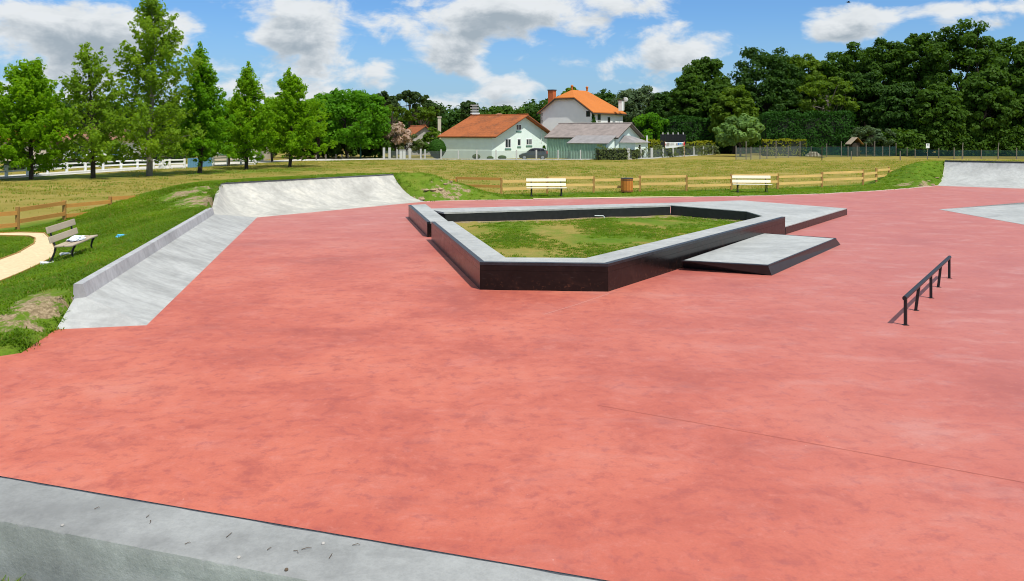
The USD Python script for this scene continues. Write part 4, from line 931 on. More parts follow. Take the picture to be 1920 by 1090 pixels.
# mint green house
K = P(922, 105); K, u, v = house_frame(K, TH); W_, L_ = 13.7, 8.6; he, hr = 2.86, 5.62
mh = thing('mint_house', 'pale mint green house with a rust red tiled roof and three ground floor windows', 'house', K)
obj('wall', rel(gable_walls(K, u, v, W_, L_, he, hr), K), M['mint'], mh)
ov, gv_ = .27, .85; sl = (hr - he) / (W_ / 2)
def roof_pair(parent, K, u, v, W, Ln, he, hr, ov, g0, g1, mat, th_=.12, O=None, fascia='dark_wood', name='roof'):
    sl = (hr - he) / (W / 2); p = lambda a, b, z: K + u * a + v * b + UP * z
    for sgn in (0, 1):
        mb = MB()
        if sgn == 0: slab(mb, p(-ov, -g0, he - sl * ov + .14), p(W / 2, -g0, hr + .14), p(W / 2, Ln + g1, hr + .14), p(-ov, Ln + g1, he - sl * ov + .14), th_)
        else: slab(mb, p(W + ov, -g0, he - sl * ov + .14), p(W / 2, -g0, hr + .14), p(W / 2, Ln + g1, hr + .14), p(W + ov, Ln + g1, he - sl * ov + .14), th_)
        obj(name, rel(mb.mesh(), K), mat, parent)
    rm = MB().tube([p(W / 2, -g0 - .02, hr + .15), p(W / 2, Ln + g1 + .02, hr + .15)], .11, 8)
    obj('ridge', rel(rm.mesh(), K), mat, parent, smooth=40)
    fm = MB()
    for a0, z0, a1, z1 in ((-ov, he - sl * ov, W / 2, hr), (W / 2, hr, W + ov, he - sl * ov)):
        fm.frame(p(a0, -g0 + .01, z0 - .04), u * (a1 - a0) + UP * (z1 - z0), v * .05, UP * .10)
    fm.frame(p(-ov + .02, -g0 + .02, he - sl * ov - .05), v * (Ln + g0 + g1 - .04), u * .05, UP * .12)
    obj('fascia', rel(fm.mesh(), K), M[fascia], parent)
roof_pair(mh, K, u, v, W_, L_, he, hr, ov, gv_, .3, M['tile_rust'])
nf = -v
def win_at(parent, K, u, px, pyt, pyb, wpx, **kw):
    """Window on the gable plane from photo pixels of its left edge."""
    r = (px - 960) / F
    a = (K[0] - r * K[1]) / (r * u[1] - u[0]); q = K + u * a
    r2 = (px + wpx - 960) / F; a2 = (K[0] - r2 * K[1]) / (r2 * u[1] - u[0])
    zt, zb = H(pyt, q[1]), H(pyb, q[1])
    window(parent, np.array([q[0], q[1], zb]) - v * 0.0 + nf * .0, u, nf, a2 - a, zt - zb, O=K, **kw)
win_at(mh, K, u, 947.5, 261.5, 276.5, 9.5, mull=1); win_at(mh, K, u, 970.5, 261.5, 272.5, 5.0, mull=0); win_at(mh, K, u, 987, 261.5, 271, 9.5, mull=2)
win_at(mh, K, u, 968.5, 234.5, 243.5, 8, mull=1)
dp = MB().tube([K + u * 11.2 - v * .06 + UP * z for z in (3.3, 2.0)] , .06, 8); obj('drain_pipe', rel(dp.mesh(), K), M['white'], mh)
# annex with its own little roof
KA = K + u * 12.2 + v * 1.6
an = thing('house_annex', 'small mint annex with an orange tile lean-to roof behind the dark car', 'house', KA)
obj('wall', rel(MB().frame(KA, u * 5.2, v * 3.0, UP * 2.6).mesh(), KA), M['mint'], an)
mb = MB(); slab(mb, KA - v * .4 + UP * 2.62 - u * .3, KA - v * .4 + UP * 2.62 + u * 5.3, KA + v * 3.2 + UP * 3.75 + u * 5.3, KA + v * 3.2 + UP * 3.75 - u * .3, .1); obj('roof', rel(mb.mesh(), KA), M['tile_orange'], an)
window(an, KA + u * 1.5 + UP * 1.0, u, nf, 1.6, 1.1, mull=1, O=KA, sill=None)

# tin shed with lean-to
th2 = TH; u2, v2 = u, v
K2 = P(1137, 103); K3 = K2 + u * 2.2
def corrugated(mb, o, du, ln, n, h0, h1=None, pitch=.42, dep=.05):
    """A corrugated sheet wall from o along du, facing n, each wave modelled."""
    m = int(ln / (pitch / 4)); t = np.linspace(0, ln, m + 1); z1 = np.linspace(h0, h1 if h1 is not None else h0, m + 1)
    off = dep * np.sin(t / pitch * 2 * math.pi)
    top = o + t[:, None] * du + off[:, None] * n + z1[:, None] * UP; bot = o + t[:, None] * du + off[:, None] * n
    mb.add(*loft([bot, top])); return mb
sh = thing('tin_shed', 'long low shed of green corrugated sheets under a mottled grey pink roof', 'shed', K3)
obj('wall', rel(gable_walls(K3 + u * .08, u, v, 6.7, 10.4, 2.72, 4.4), K3), M['mint'], sh)
cw = MB(); corrugated(cw, K3 - u * .02, v, 10.4, -u, 2.72); obj('corrugated_wall', rel(cw.mesh(), K3), M['mint_tin'], sh, smooth=True)
roof_pair(sh, K3, u, v, 6.8, 10.4, 2.75, 4.45, .24, .6, .25, M['corr'], .06)
ln2 = thing('shed_lean_to', 'lean-to of green corrugated sheets with a plain grey roof in front of the shed', 'shed', K2)
mb = MB(); mb.add([K2, K2 + u * 2.1, K2 + u * 2.1 + UP * 2.85, K2 + UP * 2.05, K2 + v * 5.4, K2 + v * 5.4 + u * 2.1, K2 + v * 5.4 + u * 2.1 + UP * 2.85, K2 + v * 5.4 + UP * 2.05],
                  [(0, 1, 2), (0, 2, 3), (4, 6, 5), (4, 7, 6), (0, 3, 7), (0, 7, 4)])
obj('wall', rel(mb.mesh(), K2), M['mint'], ln2)
cw = MB(); corrugated(cw, K2 - u * .07, v, 5.4, -u, 2.03); obj('corrugated_wall', rel(cw.mesh(), K2), M['mint_tin'], ln2, smooth=True)
mb = MB(); slab(mb, K2 - u * .25 - v * .4 + UP * 2.05, K2 - u * .25 + v * 5.7 + UP * 2.05, K2 + u * 2.2 + v * 5.7 + UP * 3.02, K2 + u * 2.2 - v * .25 + UP * 3.02, .06); obj('roof', rel(mb.mesh(), K2), M['corr_lilac'], ln2)
K4 = K3 + u * 1.2 - v * 2.2
ax = thing('shed_porch', 'small mint porch building with a grey hipped roof at the shed\'s right gable', 'shed', K4)
obj('wall', rel(MB().frame(K4, u * 3.6, v * 2.19, UP * 2.15).mesh(), K4), M['mint'], ax)
mb = MB(); r_ = [K4 - u * .3 - v * .3 + UP * 2.1, K4 + u * 3.9 - v * .3 + UP * 2.1, K4 + u * 3.9 + v * 2.1 + UP * 2.1, K4 - u * .3 + v * 2.1 + UP * 2.1, K4 + u * 1.0 + v * 2.1 + UP * 3.0, K4 + u * 2.6 + v * 2.1 + UP * 3.0]
mb.add(r_, [(0, 1, 5), (0, 5, 4), (1, 2, 5), (0, 4, 3), (0, 3, 2), (0, 2, 1), (3, 4, 5), (3, 5, 2)]); obj('roof', rel(mb.mesh(), K4), M['corr_lilac'], ax)
obj('vent_pipe', rel(MB().tube([K4 + u * 3.3 + UP * 1.9, K4 + u * 3.3 + UP * 3.0], .09, 8).mesh(), K4), M['white'], ax)
window(ax, K4 + u * 1.0 + UP * 1.2, u, nf, .5, .6, mull=0, O=K4, sill=None)

# white house with the half hipped orange roof
TW = math.radians(55); KW = P(1110, 128); KW, uw, vw = house_frame(KW, TW); Wg, Lr = 9.45, 10.3; he2, hr2 = 6.75, 10.1
wh_ = thing('white_house', 'tall white house with a bright orange half hipped tiled roof', 'house', KW)
pw = lambda a, b, z: KW + uw * a + vw * b + UP * z
# gable stands along vw at a = 0; the half hip cuts its top
zc = he2 + (hr2 - he2) * .62; bc = .62 * Wg / 2
mb = MB()
pts = [pw(0, 0, 0), pw(0, 0, he2), pw(0, bc, zc - .1), pw(0, Wg - bc, zc - .1), pw(0, Wg, he2), pw(0, Wg, 0), pw(Lr, 0, 0), pw(Lr, 0, he2), pw(Lr, Wg, he2), pw(Lr, Wg, 0)]
mb.add(pts, [(0, 1, 5), (1, 4, 5), (1, 2, 4), (2, 3, 4), (0, 6, 7), (0, 7, 1), (6, 9, 8), (6, 8, 7), (9, 5, 4), (9, 4, 8)])
obj('wall', rel(mb.mesh(), KW), M['cream'], wh_)
s2 = (hr2 - he2) / (Wg / 2); o2 = .45
ra_, rb2 = pw(1.9, Wg / 2, hr2 + .15), pw(Lr - 3.6, Wg / 2, hr2 + .15)
e0, e1 = pw(-o2, -o2, he2 - s2 * o2 + .15), pw(Lr + o2, -o2, he2 - s2 * o2 + .15)
c0, c1 = pw(-o2, bc, zc + .12), pw(-o2, Wg - bc, zc + .12)
e2, e3 = pw(-o2, Wg + o2, he2 - s2 * o2 + .15), pw(Lr + o2, Wg + o2, he2 - s2 * o2 + .15)
rf = MB(); T = [e0, e1, rb2, ra_, c0, c1, e2, e3]; lo_ = [x - UP * .14 for x in T]
fr_ = [(0, 1, 2), (0, 2, 3), (0, 3, 4), (4, 3, 5), (5, 3, 6), (6, 3, 2), (6, 2, 7), (7, 2, 1)]
edge = [0, 1, 7, 6, 5, 4]
rf.add(T + lo_, fr_ + [(c + 8, b + 8, a + 8) for a, b, c in fr_] + [t for i in range(6) for t in ((edge[i], edge[i] + 8, edge[(i + 1) % 6] + 8), (edge[i], edge[(i + 1) % 6] + 8, edge[(i + 1) % 6]))])
obj('roof', rel(rf.mesh(), KW), M['tile_orange'], wh_)
fa_ = MB()
for a, b in ((e0, c0), (c0, c1), (c1, e2), (e0, e1)): fa_.bar(a - UP * .24, b - UP * .24, .12, .18)
obj('fascia', rel(fa_.mesh(), KW), M['dark_wood'], wh_)
for q in (ra_, rb2):
    mb = MB(); mb.tube([q, q + UP * .5], .16, 8); mb.tube([q + UP * .45, q + UP * .62, q + UP * .8], [.2, .24, .03], 8); obj('finial', rel(mb.mesh(), KW), M['tile_orange'], wh_)
def chimney(parent, c, w, z0, z1, mat, capm, ang, O, pots=0):
    du, dv = V(ang), np.array([-math.sin(ang), math.cos(ang), 0])
    g_ = UsdGeom.Xform.Define(stage, numbered(f'{parent.GetPath()}/chimney'))
    o = np.r_[c[:2], 0] - du * w / 2 - dv * w / 2
    obj('stack', rel(MB().frame(o + UP * z0, du * w, dv * w, UP * (z1 - z0)).mesh(), O), M[mat], g_)
    obj('cap', rel(MB().frame(o - du * .08 - dv * .08 + UP * z1, du * (w + .16), dv * (w + .16), UP * .18).mesh(), O), M[capm], g_)
chimney(wh_, P(1035, 135), .95, 8.0, H(170.5, 135), 'brick', 'dark_wood', TW, KW)
chimney(wh_, P(1164.5, 132.5), .62, 6.9, H(189, 132.5), 'white', 'dark_wood', TW, KW)
ae = P(1171, 133.5); mb = MB(); mb.tube([ae + UP * H(206, 133.5), ae + UP * H(182, 133.5)], .035, 6)
for z_, l_ in ((H(184, 133.5), .9), (H(191, 133.5), .6), (H(188, 133.5), .45)): mb.tube([ae + UP * z_ - uw * l_ / 2, ae + UP * z_ + uw * l_ / 2], .02, 5)
dish = trimesh.creation.icosphere(2, .38); dish.apply_scale([1, .3, 1]); dish.apply_translation(ae + UP * H(187, 133.5) + uw * .45); mb.tm(dish)
obj('aerial', rel(mb.mesh(), KW), M['cpost'], wh_)
nr_ = -vw
for px, pt, pb, wp in ((1121, 213, 224, 5.5), (1140, 221, 233, 4.0)):
    r = (px - 960) / F; a = (KW[0] - r * KW[1]) / (r * uw[1] - uw[0]); q = KW + uw * a
    window(wh_, np.array([q[0], q[1], H(pb, q[1])]), uw, nr_, wp * q[1] / F / .62, H(pt, q[1]) - H(pb, q[1]), mull=0, O=KW, sill='stone', frame='dark_wood')
for px, pt, pb, wp in ((1105.5, 212, 218, 3),):
    r = (px - 960) / F; a = (KW[0] - r * KW[1]) / (r * vw[1] - vw[0]); q = KW + vw * a
    window(wh_, np.array([q[0], q[1], H(pb, q[1])]), vw, -uw, .5, .7, mull=0, O=KW, sill=None, frame='dark_wood')
qn = MB()
for k in range(12): qn.frame(KW + vw * (Wg - .28 - .12 * (k % 2)) - uw * .03 + UP * (k * .55), vw * (.3 + .12 * (k % 2)), uw * .06, UP * .5)
obj('quoin', rel(qn.mesh(), KW), M['stone'], wh_)
rng = np.random.default_rng(5)
iv = thing('ivy', 'green ivy climbing the near corner of the white house', 'ivy', KW)
n = 900; s = rng.uniform(0, 1.6, n); z_ = rng.uniform(3.0, 6.4, n); keep = s < 1.6 * (1 - (z_ - 3) / 3.6) + .25
p_ = (KW + uw * s[:, None] - vw * .08 + UP * z_[:, None])[keep] + rng.normal(size=(keep.sum(), 3)) * .07
obj('foliage', rel(leaf_mesh(p_, np.tile(-vw, (len(p_), 1)) + unit(rng, len(p_)) * .5, .26, rng), KW), L['vine'], iv)
obj('stem', rel(MB().tube([KW + uw * .3 - vw * .05, KW + uw * .35 - vw * .05 + UP * 3, KW + uw * .2 - vw * .05 + UP * 6.2], [.06, .04, .02], 5).mesh(), KW), M['bark'], iv)

# brown roofed house behind, with the stacked stone chimney
def hip_house(K, th, W, Ln, he, hr, label, wall, tile, ov=.5, inset=None, name='house'):
    K, u, v = house_frame(K, th); t = thing(name, label, 'house', K); p = lambda a, b, z: u * a + v * b + UP * z
    obj('wall', MB().frame(p(0, 0, 0), u * W, v * Ln, UP * he).mesh(), M[wall], t)
    ins_ = W / 2 if inset is None else inset
    T = [p(-ov, -ov, he), p(W + ov, -ov, he), p(W + ov, Ln + ov, he), p(-ov, Ln + ov, he), p(W / 2, ins_, hr), p(W / 2, Ln - ins_, hr)]
    T = [x - UP * .02 for x in T]; lo = [x - UP * .14 for x in T[:4]]
    obj('roof', MB().add(T + lo, [(0, 1, 4), (1, 2, 5), (1, 5, 4), (2, 3, 5), (3, 0, 4), (3, 4, 5), (6, 9, 8), (6, 8, 7)] + [t_ for i in range(4) for t_ in ((i, i + 6, (i + 1) % 4 + 6), (i, (i + 1) % 4 + 6, (i + 1) % 4))]).mesh(), M[tile], t)
    return t, K, u, v
bh, KB, ub, vb = hip_house(P(868, 126), math.radians(-8), 9.5, 12, H(243, 126), H(212, 130), 'house with a wide brown tiled hip roof behind the mint house', 'buff', 'tile_brown', name='brown_house')
chimney(bh, P(892, 128), 1.0, 4.5, H(214, 128), 'white', 'white', -.1, KB)
for k in range(4): obj('chimney_course', rel(MB().box(P(890, 128.9) + [0, 0, H(214, 128) + .1 + k * .42], (1.35 - .1 * (k % 2), 1.0, .16)).mesh(), KB), M['stone'], bh)
obj('chimney_core', rel(MB().box(P(890, 128.9) + [0, 0, H(214, 128) + .6], (.8, .6, 1.5)).mesh(), KB), M['stone'], bh)
chimney(bh, P(824, 124), .45, 0, H(221, 124), 'buff', 'buff', 0, KB)
rh = thing('red_roof_house', 'old house with a patchy red tiled roof half hidden behind the pink blossom shrub', 'house', P(765, 124))
KR = P(765, 124); ur, vr = V(math.radians(20)), np.array([-math.sin(math.radians(20)), math.cos(math.radians(20)), 0])
obj('wall', rel(gable_walls(KR, ur, vr, 5.2, 9, 2.4, 4.2), KR), M['stone'], rh)
roof_pair(rh, KR, ur, vr, 5.2, 9, 2.5, 4.3, .4, .4, .3, M['tile_rust'])
window(rh, KR + ur * 2.0 + UP * .9, ur, -vr, .8, 1.1, mull=1, O=KR)
# houses glimpsed through the row of trees
h1_, a_, b_, c_ = hip_house(P(118, 92), math.radians(15), 7.5, 8, 2.6, 4.6, 'white walled house with a brown roof glimpsed behind the two leftmost row trees', 'cream', 'tile_brown', name='village_house')
window(h1_, a_ + b_ * 1.2 + UP * .9, b_, -c_, 1.0, 1.2, O=a_, frame='blue'); window(h1_, a_ + b_ * 4.6 + UP * .9, b_, -c_, 1.0, 1.2, O=a_, frame='blue')
h2_, a_, b_, c_ = hip_house(P(392, 98), math.radians(10), 6.2, 8, 3.3, 6.9, 'brick toned house with a bright orange roof glimpsed behind the slim dark tree', 'buff', 'tile_orange', name='village_house')
window(h2_, a_ + b_ * 1.0 + UP * 1.0, b_, -c_, 1.0, 1.3, O=a_); window(h2_, a_ + b_ * 3.8 + UP * 1.0, b_, -c_, 1.0, 1.3, O=a_)
h3_, a_, b_, c_ = hip_house(P(-40, 90), math.radians(5), 7, 8, 2.6, 4.8, 'low house with a rust red roof behind the leftmost row tree', 'buff', 'tile_rust', name='village_house')
window(h3_, a_ + b_ * 3.8 + UP * 1.0, b_, -c_, 1.0, 1.3, O=a_)

# ------------------------------------------------------------------ fences
wf_ = thing('timber_fence', 'low yellow timber rail fence with stepped panels round the skate park', 'fence', fence_pts[6])
FO = fence_pts[6]
rng = np.random.default_rng(21)
for i, p in enumerate(fence_pts):
    zb = 0.0; top = .80 if i < 6 else .93
    if i >= len(fence_pts) - 5: top = 1.02
    m = bevelled((.11, .11, top + .3), .012).translate([0, 0, (top - .3) / 2 + zb])
    v_, f_, _ = meshkit.arrays(m); v_ = v_ + (np.r_[p[:2], 0] - FO)
    obj('post', (v_, f_), M['post'], wf_)
for i, (a, b) in enumerate(zip(fence_pts[:-1], fence_pts[1:])):
    low = .62 if i < 5 else (.70 if i % 2 == 0 else .86)
    if i >= 5 and i % 2 == 0: low = .72
    if i < 5: low = .70 - .10 * (i % 2)
    mat = M['timber_red'] if i < 12 else M['timber']
    d = (b - a)[:2]; ln = np.linalg.norm(d); d = d / ln; nrm_ = np.array([-d[1], d[0]]) * .05
    for k, z in enumerate((low, low - .40)):
        e = rng.normal(size=2) * .008
        obj('rail', rel(MB().bar(np.r_[a[:2] + d * .05 - nrm_, z + e[0]], np.r_[b[:2] - d * .05 - nrm_, z + e[1]], .045, .14).mesh(), FO), mat, wf_)

wp = [(-120, 345, 22), (-70, 341, 22), (-28, 337, 22), (12, 333.8, 22), (52, 331, 21), (89, 328.7, 21), (125, 326, 20), (160, 323.6, 20), (193, 321.4, 20), (227, 319.4, 19), (258, 318.2, 19), (288, 317.8, 19), (318, 317, 19), (346, 316, 19)]
wpos = [G(px, py) for px, py, _ in wp]
wf2 = thing('white_fence', 'white two rail fence running behind the left row of trees', 'fence', wpos[3]); WO = wpos[3]
def rail_fence(t, pos, O, hgt=.92):
    for p in pos: obj('post', rel(MB().box(p + [0, 0, hgt / 2 - .05], (.17, .17, hgt + .1)).mesh(), O), M['white'], t)
    for a, b in zip(pos[:-1], pos[1:]):
        for z in (hgt - .10, hgt * .52): obj('rail', rel(MB().bar(a + [0, -.1, z], b + [0, -.1, z], .05, .13).mesh(), O), M['white'], t)
        obj('plinth', rel(MB().bar(a + [0, .0, .03], b + [0, .0, .03], .2, .14).mesh(), O), M['cpost'], t)
rail_fence(wf2, wpos, WO)
wpos2 = [G(400, 312.5), G(427, 311), G(452, 310), G(479, 309)]
wf3 = thing('white_fence', 'short white two rail fence right of the blue gate', 'fence', wpos2[0]); rail_fence(wf3, wpos2, wpos2[0])
box_ = thing('meter_box', 'small white meter box set in the white fence behind the tallest tree', 'meter box', G(304, 317.3))
obj('housing', MB().box((0, 0, .42), (.55, .3, .84)).mesh(), M['white'], box_); obj('door', MB().box((0, -.16, .45), (.42, .02, .6)).mesh(), M['cream'], box_)
bg = thing('blue_gate', 'blue boarded gate between two white fences behind the slim dark tree', 'gate', G(352, 315.5))
GO, g1_ = G(352, 315.5), G(397, 312.8)
for k in range(9):
    a = GO + (g1_ - GO) * (k / 9 + .004); b = GO + (g1_ - GO) * ((k + 1) / 9 - .004); obj('board', rel(MB().bar(a + [0, 0, .48], b + [0, 0, .48], .04, .9).mesh(), GO), M['blue'], bg)
for z in (.2, .75): obj('crossbar', rel(MB().bar(GO + [0, .05, z], g1_ + [0, .05, z], .05, .1).mesh(), GO), M['blue'], bg)

# wire fence with concrete posts in front of the village
cp = [(720, 299.6, 1.5, .26), (730.5, 299.6, 1.5, .3), (744.5, 299.6, 1.3, .16), (768.6, 299.6, 1.4, .3), (789, 299.8, 1.35, .2), (797, 299.8, 1.3, .16), (827, 300, 1.3, .16), (859.5, 300, 1.2, .13), (894, 300.3, 1.25, .17), (930, 300.3, 1.25, .16), (968.5, 300.4, 1.25, .17), (1005.7, 300.5, 1.25, .18), (1046.5, 300.5, 1.25, .14),
      (1088.5, 300.4, 1.25, .13), (1129, 300, 1.3, .18), (1178, 299.6, 1.45, .38), (1202, 298.4, 1.3, .2), (1222, 298, 1.4, .3), (1243, 296, 1.35, .26), (1262, 295, 1.35, .2), (1282.5, 293.6, 1.35, .2), (1301, 292.6, 1.35, .2), (1318.6, 291.5, 1.35, .2), (1336, 290.4, 1.35, .2)]
vf = thing('wire_fence', 'wire netting fence on grey concrete posts in front of the mint house and shed', 'fence', G(930, 300.3)); VO = G(930, 300.3)
for px, py, hh, ww in cp: obj('post', rel(MB().box(G(px, py) + [0, 0, hh / 2], (ww, ww * .8, hh)).mesh(), VO), M['cpost'], vf)
for (a, ay, *_), (b, by, *_) in zip(cp[:-1], cp[1:]):
    A_, B2 = G(a, ay), G(b, by)
    obj('netting', rel(([A_ + [0, 0, .15], B2 + [0, 0, .15], B2 + [0, 0, 1.1], A_ + [0, 0, 1.1]], [(0, 1, 2), (0, 2, 3)]), VO), M['mesh'], vf)
    obj('base_course', rel(MB().bar(A_ + [0, 0, .06], B2 + [0, 0, .06], .14, .16).mesh(), VO), M['cpost'], vf)

def net_fence(name, label, pts, hgt, wid, mat_mesh, mat_post, postcount=1):
    o = pts[0]; t = thing(name, label, 'fence', o)
    for k, p in enumerate(pts):
        hh = hgt[k % len(hgt)]; obj('post', rel(MB().tube([p - [0, 0, .2], p + [0, 0, hh]], wid, 6).mesh(), o), M[mat_post], t)
    hm = min(hgt)
    for a, b in zip(pts[:-1], pts[1:]):
        obj('netting', rel(([a, b, b + [0, 0, hm - .1], a + [0, 0, hm - .1]], [(0, 1, 2), (0, 2, 3)]), o), M[mat_mesh], t)
        obj('top_wire', rel(MB().tube([a + [0, 0, hm - .1], b + [0, 0, hm - .1]], .012, 4).mesh(), o), M['black'], t)
net_fence('netting_fence', 'grey netting fence round the garden right of the pale round bush', [G(1380, 300), G(1399, 299.6), G(1408, 299.4), G(1425, 299), G(1438, 298), G(1455, 297), G(1478, 296), G(1500, 295)], [1.75, 2.3, 1.6, 1.7], .06, 'mesh', 'pale_bark')
net_fence('netting_fence', 'dark green netting fence on slim posts in front of the high clipped hedge', [G(1500, 295.3), G(1521, 295), G(1541, 297), G(1550, 295), G(1577.5, 295), G(1590, 295), G(1607, 294.6), G(1624, 294.4), G(1640, 294.2), G(1655, 294), G(1668, 293.8), G(1680, 293)], [2.2, 1.5, 1.55, 1.9], .055, 'mesh_dark', 'pale_bark')
net_fence('netting_fence', 'long dark green netting fence along the foot of the wood', [G(1680, 293), G(1701, 294), G(1716, 296), G(1760, 297), G(1789, 298.4), G(1805, 297.5), G(1840, 298), G(1872, 297.8), G(1906, 299), G(1945, 298.6), G(1985, 298.6)], [1.45, 1.3, 1.2, 1.35], .06, 'mesh_dark', 'pale_bark')
for px, py, tp, lb in ((1313, 0, 0, ''),): pass
sg = thing('small_sign', 'small square white sign with a dark mark on a grey post before the wood', 'sign', G(1739, 299.5)); so = G(1739, 299.5)
obj('post', MB().tube([(0, 0, -.2), (0, 0, 2.0)], .055, 8).mesh(), M['pale_bark'], sg)
obj('plate', MB().box((0, -.07, 1.72), (.44, .03, .56)).mesh(), M['white'], sg); obj('mark', MB().box((0, -.09, 1.84), (.2, .01, .12)).mesh(), M['lamp'], sg)
sp = thing('stake', 'tall thin grey stake standing in the field right of the white sign', 'post', G(1804, 299.2)); obj('shaft', MB().tube([(0, 0, -.2), (.03, 0, 1.1), (.1, 0, 2.1)], [.06, .055, .05], 7).mesh(), M['pale_bark'], sp)
sp = thing('stake', 'tall thin grey stake near the right edge before the wood', 'post', G(1871, 299)); obj('shaft', MB().tube([(0, 0, -.2), (.03, 0, 1.1), (.12, 0, 2.1)], [.06, .055, .05], 7).mesh(), M['pale_bark'], sp)
sp = thing('stake', 'short grey stake in the field in front of the little hut', 'post', G(1596, 300)); obj('shaft', MB().tube([(0, 0, -.2), (.02, 0, 1.1)], .06, 7).mesh(), M['pale_bark'], sp)
sp = thing('stake', 'slender dark post standing in the field before the high clipped hedge', 'post', G(1541, 301)); obj('shaft', MB().tube([(0, 0, -.2), (.02, 0, 1.75)], .05, 7).mesh(), M['bark'], sp)
sp = thing('stake', 'grey post in the field left of the white sign', 'post', G(1688, 301)); obj('shaft', MB().tube([(0, 0, -.2), (.0, 0, 1.15)], .07, 7).mesh(), M['pale_bark'], sp)
# plank fence, black screen, banner, hut, logs
pf = thing('plank_fence', 'weathered grey plank fence under the yellow green vine', 'fence', P(1432, 119.5)); a, b = P(1432, 119.5), P(1508, 119.5)
for k in range(28):
    q = a + (b - a) * (k + .5) / 28; obj('plank', rel(MB().box(q + [0, .02 * (k % 2), .75 + .05 * math.sin(k * 2.1)], (.19, .03, 1.5)).mesh(), a), M['slat_grey'] if k % 3 else M['stone'], pf)
bs = thing('black_screen', 'black board screen with small pale tips above the white banner', 'screen', P(1238, 131)); a, b = P(1238, 131), P(1286, 131)
for k in range(5):
    q0, q1 = a + (b - a) * k / 5, a + (b - a) * (k + 1) / 5
    obj('panel', rel(MB().frame(q0 + [.01, 0, .5], q1 - q0 - [.02, 0, 0], [0, .06, 0], [0, 0, H(251.5, 131) - .5]).mesh(), a), M['black'], bs)
    obj('post_tip', rel(MB().box((q0 + q1) / 2 + [0, 0, H(250.5, 131)], (.18, .14, .3)).mesh(), a), M['cpost'], bs)
ba = thing('banner', 'white printed banner with a red end and blue patch tied above the olive hedge', 'banner', P(1247, 112)); a, b = P(1247, 112), P(1284, 112); bw = (b - a)[0]
zt, zl, zr = H(266.5, 112), H(278.5, 112), H(273.5, 112)
cl = [a + [0, 0, zl], a + [bw * .5, -.05, zl + .1], b + [0, 0, zr], b + [0, 0, zt], a + [bw * .5, -.05, zt - .02], a + [0, 0, zt]]
cl2 = [x + [0, .02, 0] for x in cl]
obj('cloth', rel(MB().add(cl + cl2, [(0, 1, 4), (0, 4, 5), (1, 2, 3), (1, 3, 4), (6, 10, 7), (6, 11, 10), (7, 9, 8), (7, 10, 9)]).mesh(), a), M['white'], ba)
def patch(x0, x1, z0, z1, mat): obj('print', rel(MB().frame(a + [bw * x0, -.09, zt - (1 - z0) * (zt - zr)], [bw * (x1 - x0), 0, 0], [0, .015, 0], [0, 0, (z1 - z0) * (zt - zr)]).mesh(), a), M[mat], ba)
patch(.925, 1.0, .05, .95, 'red_paint'); patch(.72, .84, .35, .8, 'cloth'); patch(.0, .03, .1, .6, 'red_paint'); patch(.55, .63, .2, .7, 'stone'); patch(.64, .70, .2, .75, 'bag_blue'); patch(.85, .91, .25, .7, 'stone')
for z0 in (.72, .52, .3): patch(.27, .45, z0, z0 + .07, 'stone')
patch(.08, .22, .15, .85, 'stone')
obj('pole', rel(MB().tube([a + [0, .1, 0], a + [0, .1, zt + .1]], .04, 6).mesh(), a), M['post'], ba); obj('pole', rel(MB().tube([b + [0, .1, 0], b + [0, .1, zt + .1]], .04, 6).mesh(), a), M['post'], ba)
hu = thing('garden_hut', 'little hut with a steep pale shingle roof right of the high clipped hedge', 'hut', P(1606, 119.5)); ho = P(1606, 119.5)
obj('wall', MB().box((0, .8, .95), (1.1, 1.4, 1.9)).mesh(), M['bark'], hu)
mb = MB(); slab(mb, np.array([-.95, -.2, 1.75]), np.array([.1, -.2, 2.75]), np.array([.1, 1.8, 2.75]), np.array([-.95, 1.8, 1.75]), .08); obj('roof', mb.mesh(), M['slat_grey'], hu)
mb = MB(); slab(mb, np.array([.95, -.2, 1.75]), np.array([.08, -.2, 2.75]), np.array([.08, 1.8, 2.75]), np.array([.95, 1.8, 1.75]), .08); obj('roof', mb.mesh(), M['post'], hu)
wpile = thing('log_pile', 'pile of pale sawn logs behind the netting left of the clipped hedge end', 'log pile', P(1525, 117)); rng = np.random.default_rng(3)
for r in range(3):
    for k in range(8 - 2 * r):
        q = np.array([(k - 4 + r) * .24 + .12, rng.normal() * .05, .13 + r * .21]); obj('log', MB().tube([q - [0, .5, 0], q + [0, .5, 0]], .12 * rng.uniform(.85, 1.05), 8).mesh(), M['slat_grey'] if (k + r) % 2 else M['slat'], wpile)
for px, hh, lb in ((805, .9, 'white boundary stone behind the wire fence, left one of the pair'),): pass
for k, (px, lb) in enumerate(((752, 'white plastered gate pillar left of its twin behind the wire fence'), (758, 'white plastered gate pillar right of its twin behind the wire fence'))):
    t = thing('gate_pillar', lb, 'pillar', P(px, 106)); obj('shaft', MB().box((0, 0, .55), (.34, .34, 1.1)).mesh(), M['white'], t); obj('cap', MB().box((0, 0, 1.13), (.42, .42, .08)).mesh(), M['cpost'], t)
# small stakes along the lane in front of the big rounded tree
sk = [(566, 302.5), (593, 300.6), (611, 299.6), (630, 299), (641, 298.6), (653, 298.4)]
for k, (px, py) in enumerate(sk):
    t = thing('lane_marker', ['leftmost short grey marker post of the six along the lane', 'second short grey marker post from the left along the lane', 'third short grey marker post from the left along the lane', 'short grey marker post along the lane, third from the lamp post', 'short grey marker post along the lane, second from the lamp post', 'short grey marker post along the lane nearest the green lamp post'][k], 'post', G(px, py), group='marker posts along the lane'); obj('shaft', MB().box((0, 0, .3), (.12, .12, .7)).mesh(), M['pale_bark'], t)

